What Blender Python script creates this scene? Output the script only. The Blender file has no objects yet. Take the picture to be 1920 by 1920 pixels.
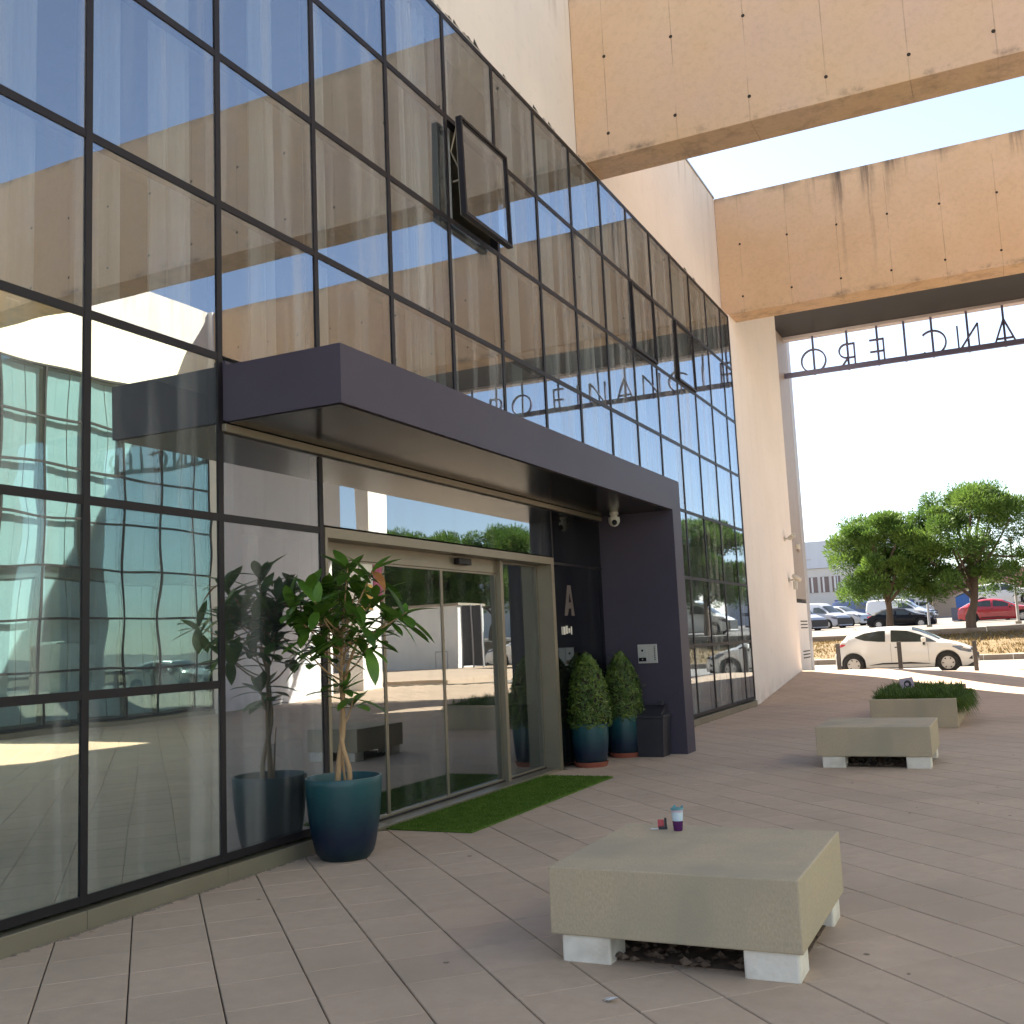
import bpy, bmesh, math, random
from mathutils import Vector, Matrix
R = math.radians
rnd = random.Random(7)
scene = bpy.context.scene
col = scene.collection

# ---------------------------------------------------------------- camera, sky, sun, exposure
cam_d = bpy.data.cameras.new("camera")
cam = bpy.data.objects.new("camera", cam_d)
col.objects.link(cam)
yaw, pit, rol = R(-25.4631), R(7.1696), R(-2.5393)
fw = Vector((math.sin(yaw)*math.cos(pit), math.cos(yaw)*math.cos(pit), math.sin(pit)))
rt = fw.cross(Vector((0, 0, 1))).normalized()
up = rt.cross(fw)
rx = rt*math.cos(rol) + up*math.sin(rol)
ux = -rt*math.sin(rol) + up*math.cos(rol)
m = Matrix((rx, ux, -fw)).transposed().to_4x4()
CAM = Vector((5.114, 0.0, 1.5757))
m.translation = CAM
cam.matrix_world = m
cam_d.sensor_width = 36.0
cam_d.lens = 1936.74/1920*36.0
cam_d.clip_start = 0.05
cam_d.clip_end = 4000
scene.camera = cam

SUN_AZ, SUN_EL = R(53.0), R(42.5)       # azimuth from +Y towards -X
world = bpy.data.worlds.new("World")
scene.world = world
world.use_nodes = True
wn = world.node_tree.nodes
bg = wn["Background"]
sky = wn.new("ShaderNodeTexSky")
sky.sky_type = 'NISHITA'
sky.sun_disc = False
sky.sun_elevation = SUN_EL
sky.sun_rotation = -SUN_AZ
sky.altitude = 300
sky.air_density = 0.9
sky.dust_density = 0.6
sky.ozone_density = 1.0
hs = wn.new("ShaderNodeHueSaturation")
hs.inputs['Saturation'].default_value = 0.76
world.node_tree.links.new(sky.outputs[0], hs.inputs['Color'])
world.node_tree.links.new(hs.outputs[0], bg.inputs[0])
bg.inputs[1].default_value = 0.061

sun_d = bpy.data.lights.new("sun", 'SUN')
sun_d.energy = 5.0
sun_d.angle = R(0.5)
sun_d.color = (1.0, 0.895, 0.735)
sun = bpy.data.objects.new("sun", sun_d)
col.objects.link(sun)
sdir = Vector((-math.sin(SUN_AZ)*math.cos(SUN_EL), math.cos(SUN_AZ)*math.cos(SUN_EL), math.sin(SUN_EL)))
sun.rotation_euler = sdir.to_track_quat('Z', 'Y').to_euler()
sun.location = (-20, 20, 40)

vs = scene.view_settings
vs.view_transform = 'Standard'
vs.look = 'None'
vs.exposure = 2.40
vs.gamma = 1.0
vs.use_curve_mapping = False

# ---------------------------------------------------------------- materials
def nd(nt, t, **kw):
    n = nt.nodes.new(t)
    for k, v in kw.items():
        setattr(n, k, v)
    return n

def base_mat(name):
    mt = bpy.data.materials.new(name)
    mt.use_nodes = True
    nt = mt.node_tree
    return mt, nt, nt.nodes["Principled BSDF"]

def mat(name, c, rough=0.6, c2=None, scale=6.0, detail=4.0, bump=0.0, bscale=None, metal=0.0, spec=0.5,
        c3=None, scale3=0.6, rand=0.0, stretch=None, coord='Object', coat=0.0, trans=0.0):
    """principled surface whose colour wanders between c and c2 (fine) and c3 (broad)"""
    mt, nt, p = base_mat(name)
    L = nt.links.new
    p.inputs["Roughness"].default_value = rough
    p.inputs["Metallic"].default_value = metal
    p.inputs["Specular IOR Level"].default_value = spec
    p.inputs["Coat Weight"].default_value = coat
    p.inputs["Transmission Weight"].default_value = trans
    p.inputs["Base Color"].default_value = (*c, 1)
    tc = nd(nt, "ShaderNodeTexCoord")
    vec = tc.outputs[coord] if coord != 'World' else nd(nt, 'ShaderNodeNewGeometry').outputs['Position']
    if stretch:
        mp = nd(nt, "ShaderNodeMapping")
        mp.inputs["Scale"].default_value = stretch
        L(vec, mp.inputs[0]); vec = mp.outputs[0]
    out = None
    if c2:
        n = nd(nt, "ShaderNodeTexNoise")
        n.inputs["Scale"].default_value = scale
        n.inputs["Detail"].default_value = detail
        n.inputs["Roughness"].default_value = 0.65
        L(vec, n.inputs["Vector"])
        r = nd(nt, "ShaderNodeValToRGB")
        r.color_ramp.elements[0].position = 0.3; r.color_ramp.elements[1].position = 0.7
        r.color_ramp.elements[0].color = (*c, 1); r.color_ramp.elements[1].color = (*c2, 1)
        L(n.outputs["Fac"], r.inputs[0]); out = r.outputs[0]
    if c3:
        n3 = nd(nt, "ShaderNodeTexNoise")
        n3.inputs["Scale"].default_value = scale3
        n3.inputs["Detail"].default_value = 3
        L(vec, n3.inputs["Vector"])
        mr = nd(nt, "ShaderNodeMapRange")
        mr.inputs[1].default_value = 0.45; mr.inputs[2].default_value = 0.72
        L(n3.outputs["Fac"], mr.inputs[0])
        mx = nd(nt, "ShaderNodeMix", data_type='RGBA')
        L(mr.outputs[0], mx.inputs[0])
        if out: L(out, mx.inputs[6])
        else: mx.inputs[6].default_value = (*c, 1)
        mx.inputs[7].default_value = (*c3, 1)
        out = mx.outputs[2]
    if rand:
        oi = nd(nt, "ShaderNodeObjectInfo")
        mr = nd(nt, "ShaderNodeMapRange")
        mr.inputs[3].default_value = 1-rand; mr.inputs[4].default_value = 1+rand
        L(oi.outputs["Random"], mr.inputs[0])
        mx = nd(nt, "ShaderNodeMix", data_type='RGBA', blend_type='MULTIPLY')
        mx.inputs[0].default_value = 1
        if out: L(out, mx.inputs[6])
        else: mx.inputs[6].default_value = (*c, 1)
        L(mr.outputs[0], mx.inputs[7]); out = mx.outputs[2]
    if out: L(out, p.inputs["Base Color"])
    if bump:
        nb = nd(nt, "ShaderNodeTexNoise")
        nb.inputs["Scale"].default_value = bscale or scale*4
        nb.inputs["Detail"].default_value = 5
        L(vec, nb.inputs["Vector"])
        b = nd(nt, "ShaderNodeBump")
        b.inputs["Strength"].default_value = 1.0
        b.inputs["Distance"].default_value = bump
        L(nb.outputs["Fac"], b.inputs["Height"])
        L(b.outputs[0], p.inputs["Normal"])
    return mt

def concrete_beam_mat(name, c, c2, pink, ztop, zbot, joints=1.05, x0=0.36, streak=0.75, runs=()):
    """board-marked concrete: warm blotches, dark rain streaks from the top edge, thin formwork joints, grime on the lower arris"""
    mt, nt, p = base_mat(name)
    L = nt.links.new
    p.inputs["Roughness"].default_value = 0.85
    p.inputs["Specular IOR Level"].default_value = 0.25
    geo = nd(nt, "ShaderNodeNewGeometry")
    pos = geo.outputs["Position"]
    sep = nd(nt, "ShaderNodeSeparateXYZ"); L(pos, sep.inputs[0])
    def noise(scale, detail=4, st=None, rough=0.6):
        n = nd(nt, "ShaderNodeTexNoise")
        n.inputs["Scale"].default_value = scale; n.inputs["Detail"].default_value = detail
        n.inputs["Roughness"].default_value = rough
        if st:
            mp = nd(nt, "ShaderNodeMapping"); mp.inputs["Scale"].default_value = st
            L(pos, mp.inputs[0]); L(mp.outputs[0], n.inputs["Vector"])
        else: L(pos, n.inputs["Vector"])
        return n.outputs["Fac"]
    def mr(v, a, b, c=0.0, d=1.0):
        k = nd(nt, "ShaderNodeMapRange"); k.inputs[1].default_value = a; k.inputs[2].default_value = b
        k.inputs[3].default_value = c; k.inputs[4].default_value = d
        L(v, k.inputs[0]); return k.outputs[0]
    def math_(op, a, b=None):
        k = nd(nt, "ShaderNodeMath", operation=op)
        for i, v in enumerate((a, b)):
            if v is None: continue
            if isinstance(v, (int, float)): k.inputs[i].default_value = v
            else: L(v, k.inputs[i])
        return k.outputs[0]
    def mix(f, a, b):
        k = nd(nt, "ShaderNodeMix", data_type='RGBA')
        L(f, k.inputs[0])
        for i, v in ((6, a), (7, b)):
            if isinstance(v, tuple): k.inputs[i].default_value = (*v, 1)
            else: L(v, k.inputs[i])
        return k.outputs[2]
    cc = mix(mr(noise(0.9, 5), 0.35, 0.68), c, c2)
    cc = mix(mr(noise(0.45, 3), 0.5, 0.7), cc, pink)
    cc = mix(math_('MULTIPLY', mr(noise(14, 6), 0.45, 0.75), 0.25), cc, (c[0]*0.6, c[1]*0.6, c[2]*0.62))
    # rain streaks
    st = mr(noise(1.0, 4, (2.3, 2.3, 0.10)), 0.58, 0.72)
    st2 = mr(noise(1.0, 3, (9, 9, 0.25)), 0.45, 0.7)
    length = mr(noise(1.0, 2, (1.3, 1.3, 0.0)), 0.3, 0.75, 0.15, 1.9)
    depth = math_('SUBTRACT', ztop, sep.outputs[2])
    fade = math_('SUBTRACT', 1.0, math_('MINIMUM', 1.0, math_('DIVIDE', depth, length)))
    sf = math_('MULTIPLY', math_('MULTIPLY', math_('MULTIPLY', st, st2), fade), streak*1.6)
    sf = math_('MINIMUM', sf, 0.85)
    cc = mix(sf, cc, (0.05, 0.045, 0.045))
    for (rx0, rw, rl, rs) in runs:
        dx = math_('ABSOLUTE', math_('SUBTRACT', math_('ADD', sep.outputs[0], math_('MULTIPLY', math_('SUBTRACT', noise(2.2, 3), 0.5), 0.10)), rx0))
        col_ = mr(dx, rw*0.35, rw, 1.0, 0.0)
        down = mr(depth, rl*0.12, rl, 1.0, 0.0)
        k = math_('MULTIPLY', math_('MULTIPLY', col_, down), math_('MULTIPLY', mr(noise(1.0, 5, (16, 16, 0.8)), 0.33, 0.62), rs*0.72))
        cc = mix(k, cc, (0.045, 0.04, 0.042))
    rim = math_('MULTIPLY', mr(depth, 0.0, 0.16, 1.0, 0.0), mr(noise(3.0, 5), 0.4, 0.65))
    cc = mix(math_('MULTIPLY', rim, 0.6), cc, (0.10, 0.085, 0.075))
    # grime along the lower arris
    up_ = math_('SUBTRACT', sep.outputs[2], zbot)
    low = math_('MULTIPLY', mr(math_('ABSOLUTE', math_('SUBTRACT', up_, 0.05)), 0.0, 0.10, 1.0, 0.0), mr(noise(2.2, 6, None, 0.75), 0.48, 0.66))
    cc = mix(math_('MULTIPLY', low, 0.75), cc, (0.12, 0.09, 0.07))
    # joints
    fr = math_('FRACT', math_('DIVIDE', math_('SUBTRACT', sep.outputs[0], x0 - joints/2), joints))
    jd = math_('ABSOLUTE', math_('SUBTRACT', fr, 0.5))
    jn = math_('MULTIPLY', mr(jd, 0.0, 0.011, 1.0, 0.0), mr(noise(1.0, 3, (1, 1, 1.3)), 0.38, 0.62))
    cc = mix(math_('MULTIPLY', jn, 0.55), cc, (0.16, 0.115, 0.085))
    L(cc, p.inputs["Base Color"])
    b = nd(nt, "ShaderNodeBump"); b.inputs["Distance"].default_value = 0.004
    L(math_('SUBTRACT', noise(30, 5), math_('MULTIPLY', jn, 0.8)), b.inputs["Height"])
    L(b.outputs[0], p.inputs["Normal"])
    return mt

def stained_wall(name, c, dirt, base_z, streak=0.5, top_z=None):
    mt, nt, p = base_mat(name); L = nt.links.new
    p.inputs["Roughness"].default_value = 0.9; p.inputs["Specular IOR Level"].default_value = 0.2
    geo = nd(nt, "ShaderNodeNewGeometry"); pos = geo.outputs["Position"]
    sep = nd(nt, "ShaderNodeSeparateXYZ"); L(pos, sep.inputs[0])
    def noise(st, sc, dt=4):
        mp = nd(nt, "ShaderNodeMapping"); mp.inputs["Scale"].default_value = st; L(pos, mp.inputs[0])
        n = nd(nt, "ShaderNodeTexNoise"); n.inputs["Scale"].default_value = sc; n.inputs["Detail"].default_value = dt; L(mp.outputs[0], n.inputs["Vector"]); return n.outputs["Fac"]
    def mr(v, a, b, c0, d):
        k = nd(nt, "ShaderNodeMapRange"); [setattr(k.inputs[i], 'default_value', q) for i, q in ((1, a), (2, b), (3, c0), (4, d))]; L(v, k.inputs[0]); return k.outputs[0]
    def mix(f, a, b):
        k = nd(nt, "ShaderNodeMix", data_type='RGBA'); L(f, k.inputs[0])
        for i, v in ((6, a), (7, b)):
            if isinstance(v, tuple): k.inputs[i].default_value = (*v, 1)
            else: L(v, k.inputs[i])
        return k.outputs[2]
    def mul(a, b):
        k = nd(nt, "ShaderNodeMath", operation='MULTIPLY'); L(a, k.inputs[0])
        if isinstance(b, float): k.inputs[1].default_value = b
        else: L(b, k.inputs[1])
        return k.outputs[0]
    cc = mix(mr(noise((1, 1, 1), 0.5, 5), 0.4, 0.7, 0, 1), c, tuple(v*0.93 for v in c))
    cc = mix(mul(mr(noise((3, 3, 0.12), 1.0), 0.55, 0.78, 0, 1), streak*0.45), cc, dirt)
    cc = mix(mul(mr(noise((1, 1, 1), 6, 6), 0.55, 0.8, 0, 1), 0.12), cc, dirt)
    if base_z is not None:
        k = mul(mr(sep.outputs[2], base_z, base_z+0.55, 1, 0), mr(noise((1, 1, 1), 2.5, 5), 0.35, 0.7, 0, 0.75)); cc = mix(k, cc, dirt)
    if top_z is not None:
        k = mul(mr(sep.outputs[2], top_z-0.9, top_z, 0, 1), mr(noise((5, 5, 0.4), 1.0, 5), 0.52, 0.70, 0, 0.7)); cc = mix(k, cc, dirt)
    L(cc, p.inputs["Base Color"])
    b = nd(nt, "ShaderNodeBump"); b.inputs["Distance"].default_value = 0.0015; L(noise((1, 1, 1), 70), b.inputs["Height"]); L(b.outputs[0], p.inputs["Normal"])
    return mt

def glass_mat(name, tint, trans, ior, wave, wscale, film=(0.03, 0.32)):
    """coated solar glass: Fresnel mirror over a dark tinted body, gently uneven from pane to pane"""
    mt = bpy.data.materials.new(name); mt.use_nodes = True
    nt = mt.node_tree; nt.nodes.clear(); L = nt.links.new
    o = nd(nt, "ShaderNodeOutputMaterial")
    gl = nd(nt, "ShaderNodeBsdfGlossy"); gl.inputs["Color"].default_value = (*tint, 1); gl.inputs["Roughness"].default_value = 0.0
    tr = nd(nt, "ShaderNodeBsdfTransparent"); tr.inputs["Color"].default_value = (*trans, 1)
    fr = nd(nt, "ShaderNodeFresnel")
    gg = nd(nt, "ShaderNodeNewGeometry"); mi = nd(nt, "ShaderNodeMapRange")      # coating on the outer face only
    mi.inputs[3].default_value = ior; mi.inputs[4].default_value = 1/1.25
    L(gg.outputs["Backfacing"], mi.inputs[0]); L(mi.outputs[0], fr.inputs["IOR"])
    mx = nd(nt, "ShaderNodeMixShader")
    tc = nd(nt, "ShaderNodeTexCoord"); oi = nd(nt, "ShaderNodeObjectInfo")
    ad = nd(nt, "ShaderNodeVectorMath", operation='ADD')
    ml = nd(nt, "ShaderNodeVectorMath", operation='SCALE'); ml.inputs[0].default_value = (37, 91, 53)
    L(oi.outputs["Random"], ml.inputs[3]); L(tc.outputs["Object"], ad.inputs[0]); L(ml.outputs[0], ad.inputs[1])
    n = nd(nt, "ShaderNodeTexNoise"); n.inputs["Scale"].default_value = wscale; n.inputs["Detail"].default_value = 1.0
    L(ad.outputs[0], n.inputs["Vector"])
    b = nd(nt, "ShaderNodeBump"); b.inputs["Distance"].default_value = wave
    L(n.outputs["Fac"], b.inputs["Height"])
    L(b.outputs[0], gl.inputs["Normal"])
    # dust film: a faint diffuse veil
    df = nd(nt, "ShaderNodeBsdfDiffuse"); df.inputs["Color"].default_value = (0.50, 0.49, 0.47, 1)
    n2 = nd(nt, "ShaderNodeTexNoise"); n2.inputs["Scale"].default_value = 1.6; n2.inputs["Detail"].default_value = 5
    mp = nd(nt, "ShaderNodeMapping"); mp.inputs["Scale"].default_value = (2.6, 2.6, 0.10)
    L(ad.outputs[0], mp.inputs[0]); L(mp.outputs[0], n2.inputs["Vector"])
    mr = nd(nt, "ShaderNodeMapRange"); mr.inputs[1].default_value = 0.50; mr.inputs[2].default_value = 0.78
    mr.inputs[3].default_value = film[0]; mr.inputs[4].default_value = film[1]
    L(n2.outputs["Fac"], mr.inputs[0])
    m2 = nd(nt, "ShaderNodeMixShader")
    L(fr.outputs[0], mx.inputs[0]); L(tr.outputs[0], mx.inputs[1]); L(gl.outputs[0], mx.inputs[2])
    L(mr.outputs[0], m2.inputs[0]); L(mx.outputs[0], m2.inputs[1]); L(df.outputs[0], m2.inputs[2])
    L(m2.outputs[0], o.inputs[0])
    return mt

def leaf_mat(name, c, c2, rough=0.45, spec=0.4, scale=3.0, sub=0.25, rand=0.0):
    mt, nt, p = base_mat(name)
    L = nt.links.new
    geo = nd(nt, "ShaderNodeNewGeometry")
    n = nd(nt, "ShaderNodeTexNoise"); n.inputs["Scale"].default_value = scale; n.inputs["Detail"].default_value = 4
    L(geo.outputs["Position"], n.inputs["Vector"])
    r = nd(nt, "ShaderNodeValToRGB")
    r.color_ramp.elements[0].position = 0.35; r.color_ramp.elements[1].position = 0.68
    r.color_ramp.elements[0].color = (*c, 1); r.color_ramp.elements[1].color = (*c2, 1)
    L(n.outputs["Fac"], r.inputs[0])
    out = r.outputs[0]
    if rand:
        oi = nd(nt, "ShaderNodeObjectInfo"); mr = nd(nt, "ShaderNodeMapRange")
        mr.inputs[3].default_value = 1-rand; mr.inputs[4].default_value = 1+rand
        L(oi.outputs["Random"], mr.inputs[0])
        mx = nd(nt, "ShaderNodeMix", data_type='RGBA', blend_type='MULTIPLY'); mx.inputs[0].default_value = 1
        L(out, mx.inputs[6]); L(mr.outputs[0], mx.inputs[7]); out = mx.outputs[2]
    L(out, p.inputs["Base Color"])
    p.inputs["Roughness"].default_value = rough
    p.inputs["Specular IOR Level"].default_value = spec
    t = nd(nt, "ShaderNodeBsdfTranslucent"); L(out, t.inputs[0])
    mx = nd(nt, "ShaderNodeMixShader"); mx.inputs[0].default_value = sub
    o = nt.nodes["Material Output"]
    L(p.outputs[0], mx.inputs[1]); L(t.outputs[0], mx.inputs[2]); L(mx.outputs[0], o.inputs[0])
    return mt

M = {}
M['beam1'] = concrete_beam_mat("beam_concrete", (0.62, 0.425, 0.265), (0.65, 0.47, 0.31), (0.60, 0.42, 0.31), 11.43, 8.66)
M['beam2'] = concrete_beam_mat("beam_concrete_streaked", (0.61, 0.42, 0.255), (0.66, 0.47, 0.30), (0.61, 0.425, 0.30), 11.43, 8.66, runs=((2.56, 0.17, 1.1, 0.95), (2.60, 0.05, 2.7, 0.7), (3.16, 0.20, 0.8, 1.0), (3.20, 0.06, 2.6, 0.75), (1.94, 0.06, 0.9, 0.6), (1.45, 0.05, 0.6, 0.45), (3.70, 0.22, 0.4, 0.9), (3.98, 0.04, 0.5, 0.8), (4.72, 0.10, 0.35, 0.7), (6.1, 0.2, 0.6, 0.9), (0.45, 0.03, 0.5, 0.4)))
M['plaster'] = stained_wall('cream_render', (0.76, 0.675, 0.575), (0.34, 0.28, 0.22), None, 0.3, 11.43)
M['white_wall'] = stained_wall('white_render', (0.81, 0.765, 0.72), (0.44, 0.38, 0.32), 0.0, 0.2)
M['frame'] = mat("dark_frame_aluminium", (0.012, 0.010, 0.012), 0.5, (0.016, 0.013, 0.015), 3, spec=0.28)
M['canopy'] = mat("anthracite_panel", (0.055, 0.047, 0.066), 0.5, (0.061, 0.052, 0.072), 1.2, 3, spec=0.22, c3=(0.050, 0.042, 0.060), scale3=0.8)
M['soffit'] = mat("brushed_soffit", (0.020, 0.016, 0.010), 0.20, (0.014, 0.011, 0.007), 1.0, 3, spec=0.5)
M['bronze'] = mat("bronze_aluminium", (0.20, 0.17, 0.12), 0.40, (0.23, 0.195, 0.14), 2.5, 3, metal=0.35)
M['plinth'] = mat("plinth_sheet", (0.20, 0.175, 0.12), 0.45, (0.235, 0.205, 0.145), 1.5, 4, metal=0.3)
M['rubber'] = mat("black_gasket", (0.012, 0.012, 0.012), 0.7, (0.02, 0.02, 0.02), 20)
M['glass'] = glass_mat("solar_glass", (0.74, 0.86, 1.0), (0.78, 0.82, 0.82), 4.2, 0.0009, 1.0)
M['glass_low'] = glass_mat("solar_glass_wavy", (0.82, 0.95, 0.90), (0.80, 0.88, 0.86), 6.5, 0.0030, 1.2)
M['glass_teal'] = glass_mat("teal_glass", (0.66, 0.92, 0.95), (0.76, 0.86, 0.88), 2.3, 0.0020, 1.0, (0.01, 0.05))
M['glass_door'] = glass_mat("door_glass", (0.80, 0.90, 0.97), (0.62, 0.64, 0.60), 4.0, 0.0012, 0.9, (0.01, 0.10))
M['dark_glass'] = glass_mat("spandrel_glass", (0.85, 0.92, 0.95), (0.10, 0.10, 0.12), 2.0, 0.0015, 1.0, (0.005, 0.03))
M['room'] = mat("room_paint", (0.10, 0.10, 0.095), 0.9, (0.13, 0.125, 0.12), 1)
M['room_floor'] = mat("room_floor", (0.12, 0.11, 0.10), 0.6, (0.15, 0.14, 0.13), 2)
M['blind'] = mat('blind_cloth', (0.58, 0.61, 0.62), 0.9, (0.52, 0.55, 0.56), 2)
M['curtain'] = mat("curtain_cloth", (0.52, 0.51, 0.50), 0.9, (0.44, 0.43, 0.42), 9, 3, stretch=(1, 6, 0.2))
M['tile'] = mat("paving_tile", (0.435, 0.322, 0.232), 0.82, (0.495, 0.37, 0.272), 9, 6, 0.0012, 90, c3=(0.39, 0.292, 0.212), scale3=0.7, rand=0.045, coord='World')
M['tile_far'] = mat("paving_tile_joined", (0.435, 0.322, 0.232), 0.82, (0.495, 0.37, 0.272), 9, 6, 0.0012, 90, c3=(0.39, 0.292, 0.212), scale3=0.7, coord='World')
M['bounce_paving'] = mat('pale_bounce_paving', (0.50, 0.425, 0.33), 0.85, (0.56, 0.48, 0.38), 3, 6, 0.001, 60, c3=(0.45, 0.38, 0.30), scale3=0.4)  # kept pale so the unseen rear paving bounces sunlight into the courtyard
M['grout'] = mat("joint_dirt", (0.045, 0.038, 0.03), 0.95, (0.075, 0.062, 0.05), 12)
M['bench'] = mat("precast_concrete", (0.39, 0.31, 0.205), 0.85, (0.50, 0.40, 0.275), 110, 4, 0.0022, 150, c3=(0.36, 0.305, 0.215), scale3=2.2, stretch=(1, 1, 0.45))
M['paint'] = mat("white_paint", (0.80, 0.73, 0.63), 0.75, (0.72, 0.65, 0.55), 14, 6, 0.004, 30, c3=(0.58, 0.51, 0.42), scale3=6)
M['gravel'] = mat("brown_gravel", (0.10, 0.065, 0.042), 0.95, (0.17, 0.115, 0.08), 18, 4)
M['grassmat'] = leaf_mat("turf_mat", (0.075, 0.14, 0.014), (0.11, 0.18, 0.025), 0.8, 0.2, 6, 0.1)
M['grass'] = leaf_mat("planter_grass", (0.05, 0.10, 0.014), (0.11, 0.17, 0.03), 0.6, 0.3, 4, 0.25)
M['pot'] = None
M['terracotta'] = mat("terracotta", (0.30, 0.085, 0.05), 0.75, (0.26, 0.07, 0.042), 8)
M['soil'] = mat("potting_soil", (0.03, 0.022, 0.016), 0.95, (0.05, 0.037, 0.026), 30, 4, 0.004, 60)
M['bark_pale'] = mat("pale_bark", (0.44, 0.28, 0.14), 0.8, (0.36, 0.22, 0.11), 14, 4, 0.002, 40, stretch=(1, 1, 0.3))
M['leaf'] = leaf_mat("glossy_leaf", (0.060, 0.145, 0.018), (0.14, 0.26, 0.036), 0.36, 0.5, 5, 0.28, rand=0.35)
M['leaf_dry'] = leaf_mat("dry_leaf", (0.32, 0.13, 0.04), (0.42, 0.20, 0.06), 0.6, 0.3, 8, 0.2)
M['box_leaf'] = leaf_mat("boxwood_leaf", (0.040, 0.080, 0.012), (0.14, 0.20, 0.030), 0.42, 0.4, 11, 0.2)
M['pine'] = leaf_mat("pine_needles", (0.060, 0.125, 0.024), (0.13, 0.21, 0.038), 0.6, 0.3, 0.9, 0.36)
M['bark'] = mat("pine_bark", (0.085, 0.06, 0.045), 0.95, (0.13, 0.095, 0.07), 6, 5, 0.02, 12, stretch=(1, 1, 0.3))
M['bin'] = mat("dark_plastic_bin", (0.022, 0.021, 0.027), 0.5, (0.03, 0.028, 0.034), 5)
M['lens'] = mat("black_gloss", (0.008, 0.008, 0.01), 0.12, (0.012, 0.012, 0.014), 4)
M['cream_plastic'] = mat("cream_plastic", (0.50, 0.48, 0.42), 0.45, (0.54, 0.52, 0.46), 4)
M['steel'] = mat("brushed_steel", (0.46, 0.45, 0.42), 0.38, (0.52, 0.51, 0.48), 8, metal=0.4, stretch=(1, 1, 8))
M['sign_hazed'] = mat("hazed_sign_steel", (0.10, 0.095, 0.16), 0.5, (0.11, 0.105, 0.17), 3)  # bluish haze over the distant sign is put into its colour
M['sign_beam'] = mat("sign_beam_steel", (0.007, 0.006, 0.008), 0.6, (0.010, 0.008, 0.011), 2)
M['sign_light'] = mat("sign_flange", (0.42, 0.37, 0.36), 0.6, (0.46, 0.41, 0.40), 4)
M['box_grey'] = mat("taupe_sheet", (0.30, 0.25, 0.215), 0.55, (0.33, 0.28, 0.245), 1.5, 4)
M['post_grey'] = mat("grey_post", (0.34, 0.33, 0.34), 0.5, (0.38, 0.37, 0.38), 2)
M['asphalt'] = mat("road_asphalt", (0.20, 0.18, 0.16), 0.9, (0.235, 0.212, 0.19), 3, 6, 0.003, 60, c3=(0.17, 0.16, 0.15), scale3=0.25)
M['lot'] = mat("pale_lot_asphalt", (0.13, 0.115, 0.10), 0.9, (0.15, 0.135, 0.118), 1.5, 6, 0.003, 40, c3=(0.19, 0.17, 0.155), scale3=0.12)
M['kerb'] = mat("kerb_concrete", (0.33, 0.28, 0.22), 0.9, (0.28, 0.24, 0.19), 3, 5, 0.002, 60)
M['kerb_dark'] = mat("kerb_worn", (0.19, 0.155, 0.125), 0.9, (0.23, 0.19, 0.15), 3, 5, 0.002, 60)
M['earth'] = mat("dry_earth", (0.17, 0.112, 0.046), 0.95, (0.125, 0.083, 0.035), 1.6, 8, 0.03, 5, c3=(0.15, 0.108, 0.055), scale3=0.5)
M['straw'] = leaf_mat("dry_grass", (0.175, 0.12, 0.046), (0.23, 0.165, 0.07), 0.8, 0.2, 2, 0.2)
M['ground'] = mat("earth_ground", (0.24, 0.20, 0.15), 0.95, (0.29, 0.24, 0.18), 0.4, 6)
M['white_paint_car'] = mat("white_car_paint", (0.64, 0.63, 0.605), 0.28, (0.65, 0.64, 0.615), 2, coat=0.6)
M['silver_paint'] = mat("silver_car_paint", (0.42, 0.44, 0.47), 0.3, (0.44, 0.46, 0.49), 2, coat=0.6, metal=0.3)
M['shaded_van_paint'] = mat('shaded_van_paint', (0.36, 0.38, 0.43), 0.35, (0.39, 0.41, 0.46), 2, coat=0.4)  # white vans: the shade on their fronts is put into this blue grey
M['black_paint'] = mat("black_car_paint", (0.005, 0.005, 0.008), 0.45, (0.007, 0.007, 0.010), 2, spec=0.15, coat=0.08)
M['red_paint'] = mat("red_car_paint", (0.34, 0.018, 0.03), 0.28, (0.36, 0.02, 0.034), 2, coat=0.7)
M['blue_paint'] = mat("dark_blue_car_paint", (0.02, 0.035, 0.10), 0.25, (0.024, 0.04, 0.11), 2, coat=0.7)
M['car_glass'] = mat("car_window", (0.035, 0.040, 0.036), 0.06, (0.055, 0.062, 0.055), 3, spec=0.8)
M['car_glass_lit'] = mat("car_rear_window_view", (0.10, 0.12, 0.09), 0.08, (0.13, 0.15, 0.11), 3, spec=0.8)
M['tyre'] = mat("tyre_rubber", (0.018, 0.017, 0.017), 0.85, (0.026, 0.025, 0.024), 12)
M['rim'] = mat("wheel_cover", (0.46, 0.43, 0.40), 0.4, (0.50, 0.47, 0.44), 4, metal=0.3)
M['black_trim'] = mat("black_trim", (0.02, 0.02, 0.02), 0.6, (0.028, 0.028, 0.028), 8)
M['headlamp'] = mat("headlamp_glass", (0.05, 0.055, 0.08), 0.15, (0.16, 0.17, 0.20), 14, spec=0.5, coat=0.3)
M['taillamp'] = mat("tail_lamp", (0.50, 0.03, 0.05), 0.2, (0.56, 0.06, 0.07), 9, coat=0.8)
M['bollard'] = mat("bollard_iron", (0.045, 0.04, 0.04), 0.55, (0.06, 0.055, 0.05), 6)
M['warehouse'] = mat("warehouse_render", (0.56, 0.53, 0.49), 0.9, (0.60, 0.57, 0.53), 0.5, 4)
M['warehouse_metal'] = mat("warehouse_sheet", (0.50, 0.53, 0.58), 0.5, (0.54, 0.57, 0.62), 0.4, 3, stretch=(6, 6, 0.3))
M['win_dark'] = mat("far_window", (0.10, 0.06, 0.06), 0.15, (0.16, 0.10, 0.10), 1)
M['win_white'] = mat("window_sash", (0.66, 0.64, 0.62), 0.6, (0.6, 0.58, 0.56), 4)
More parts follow.
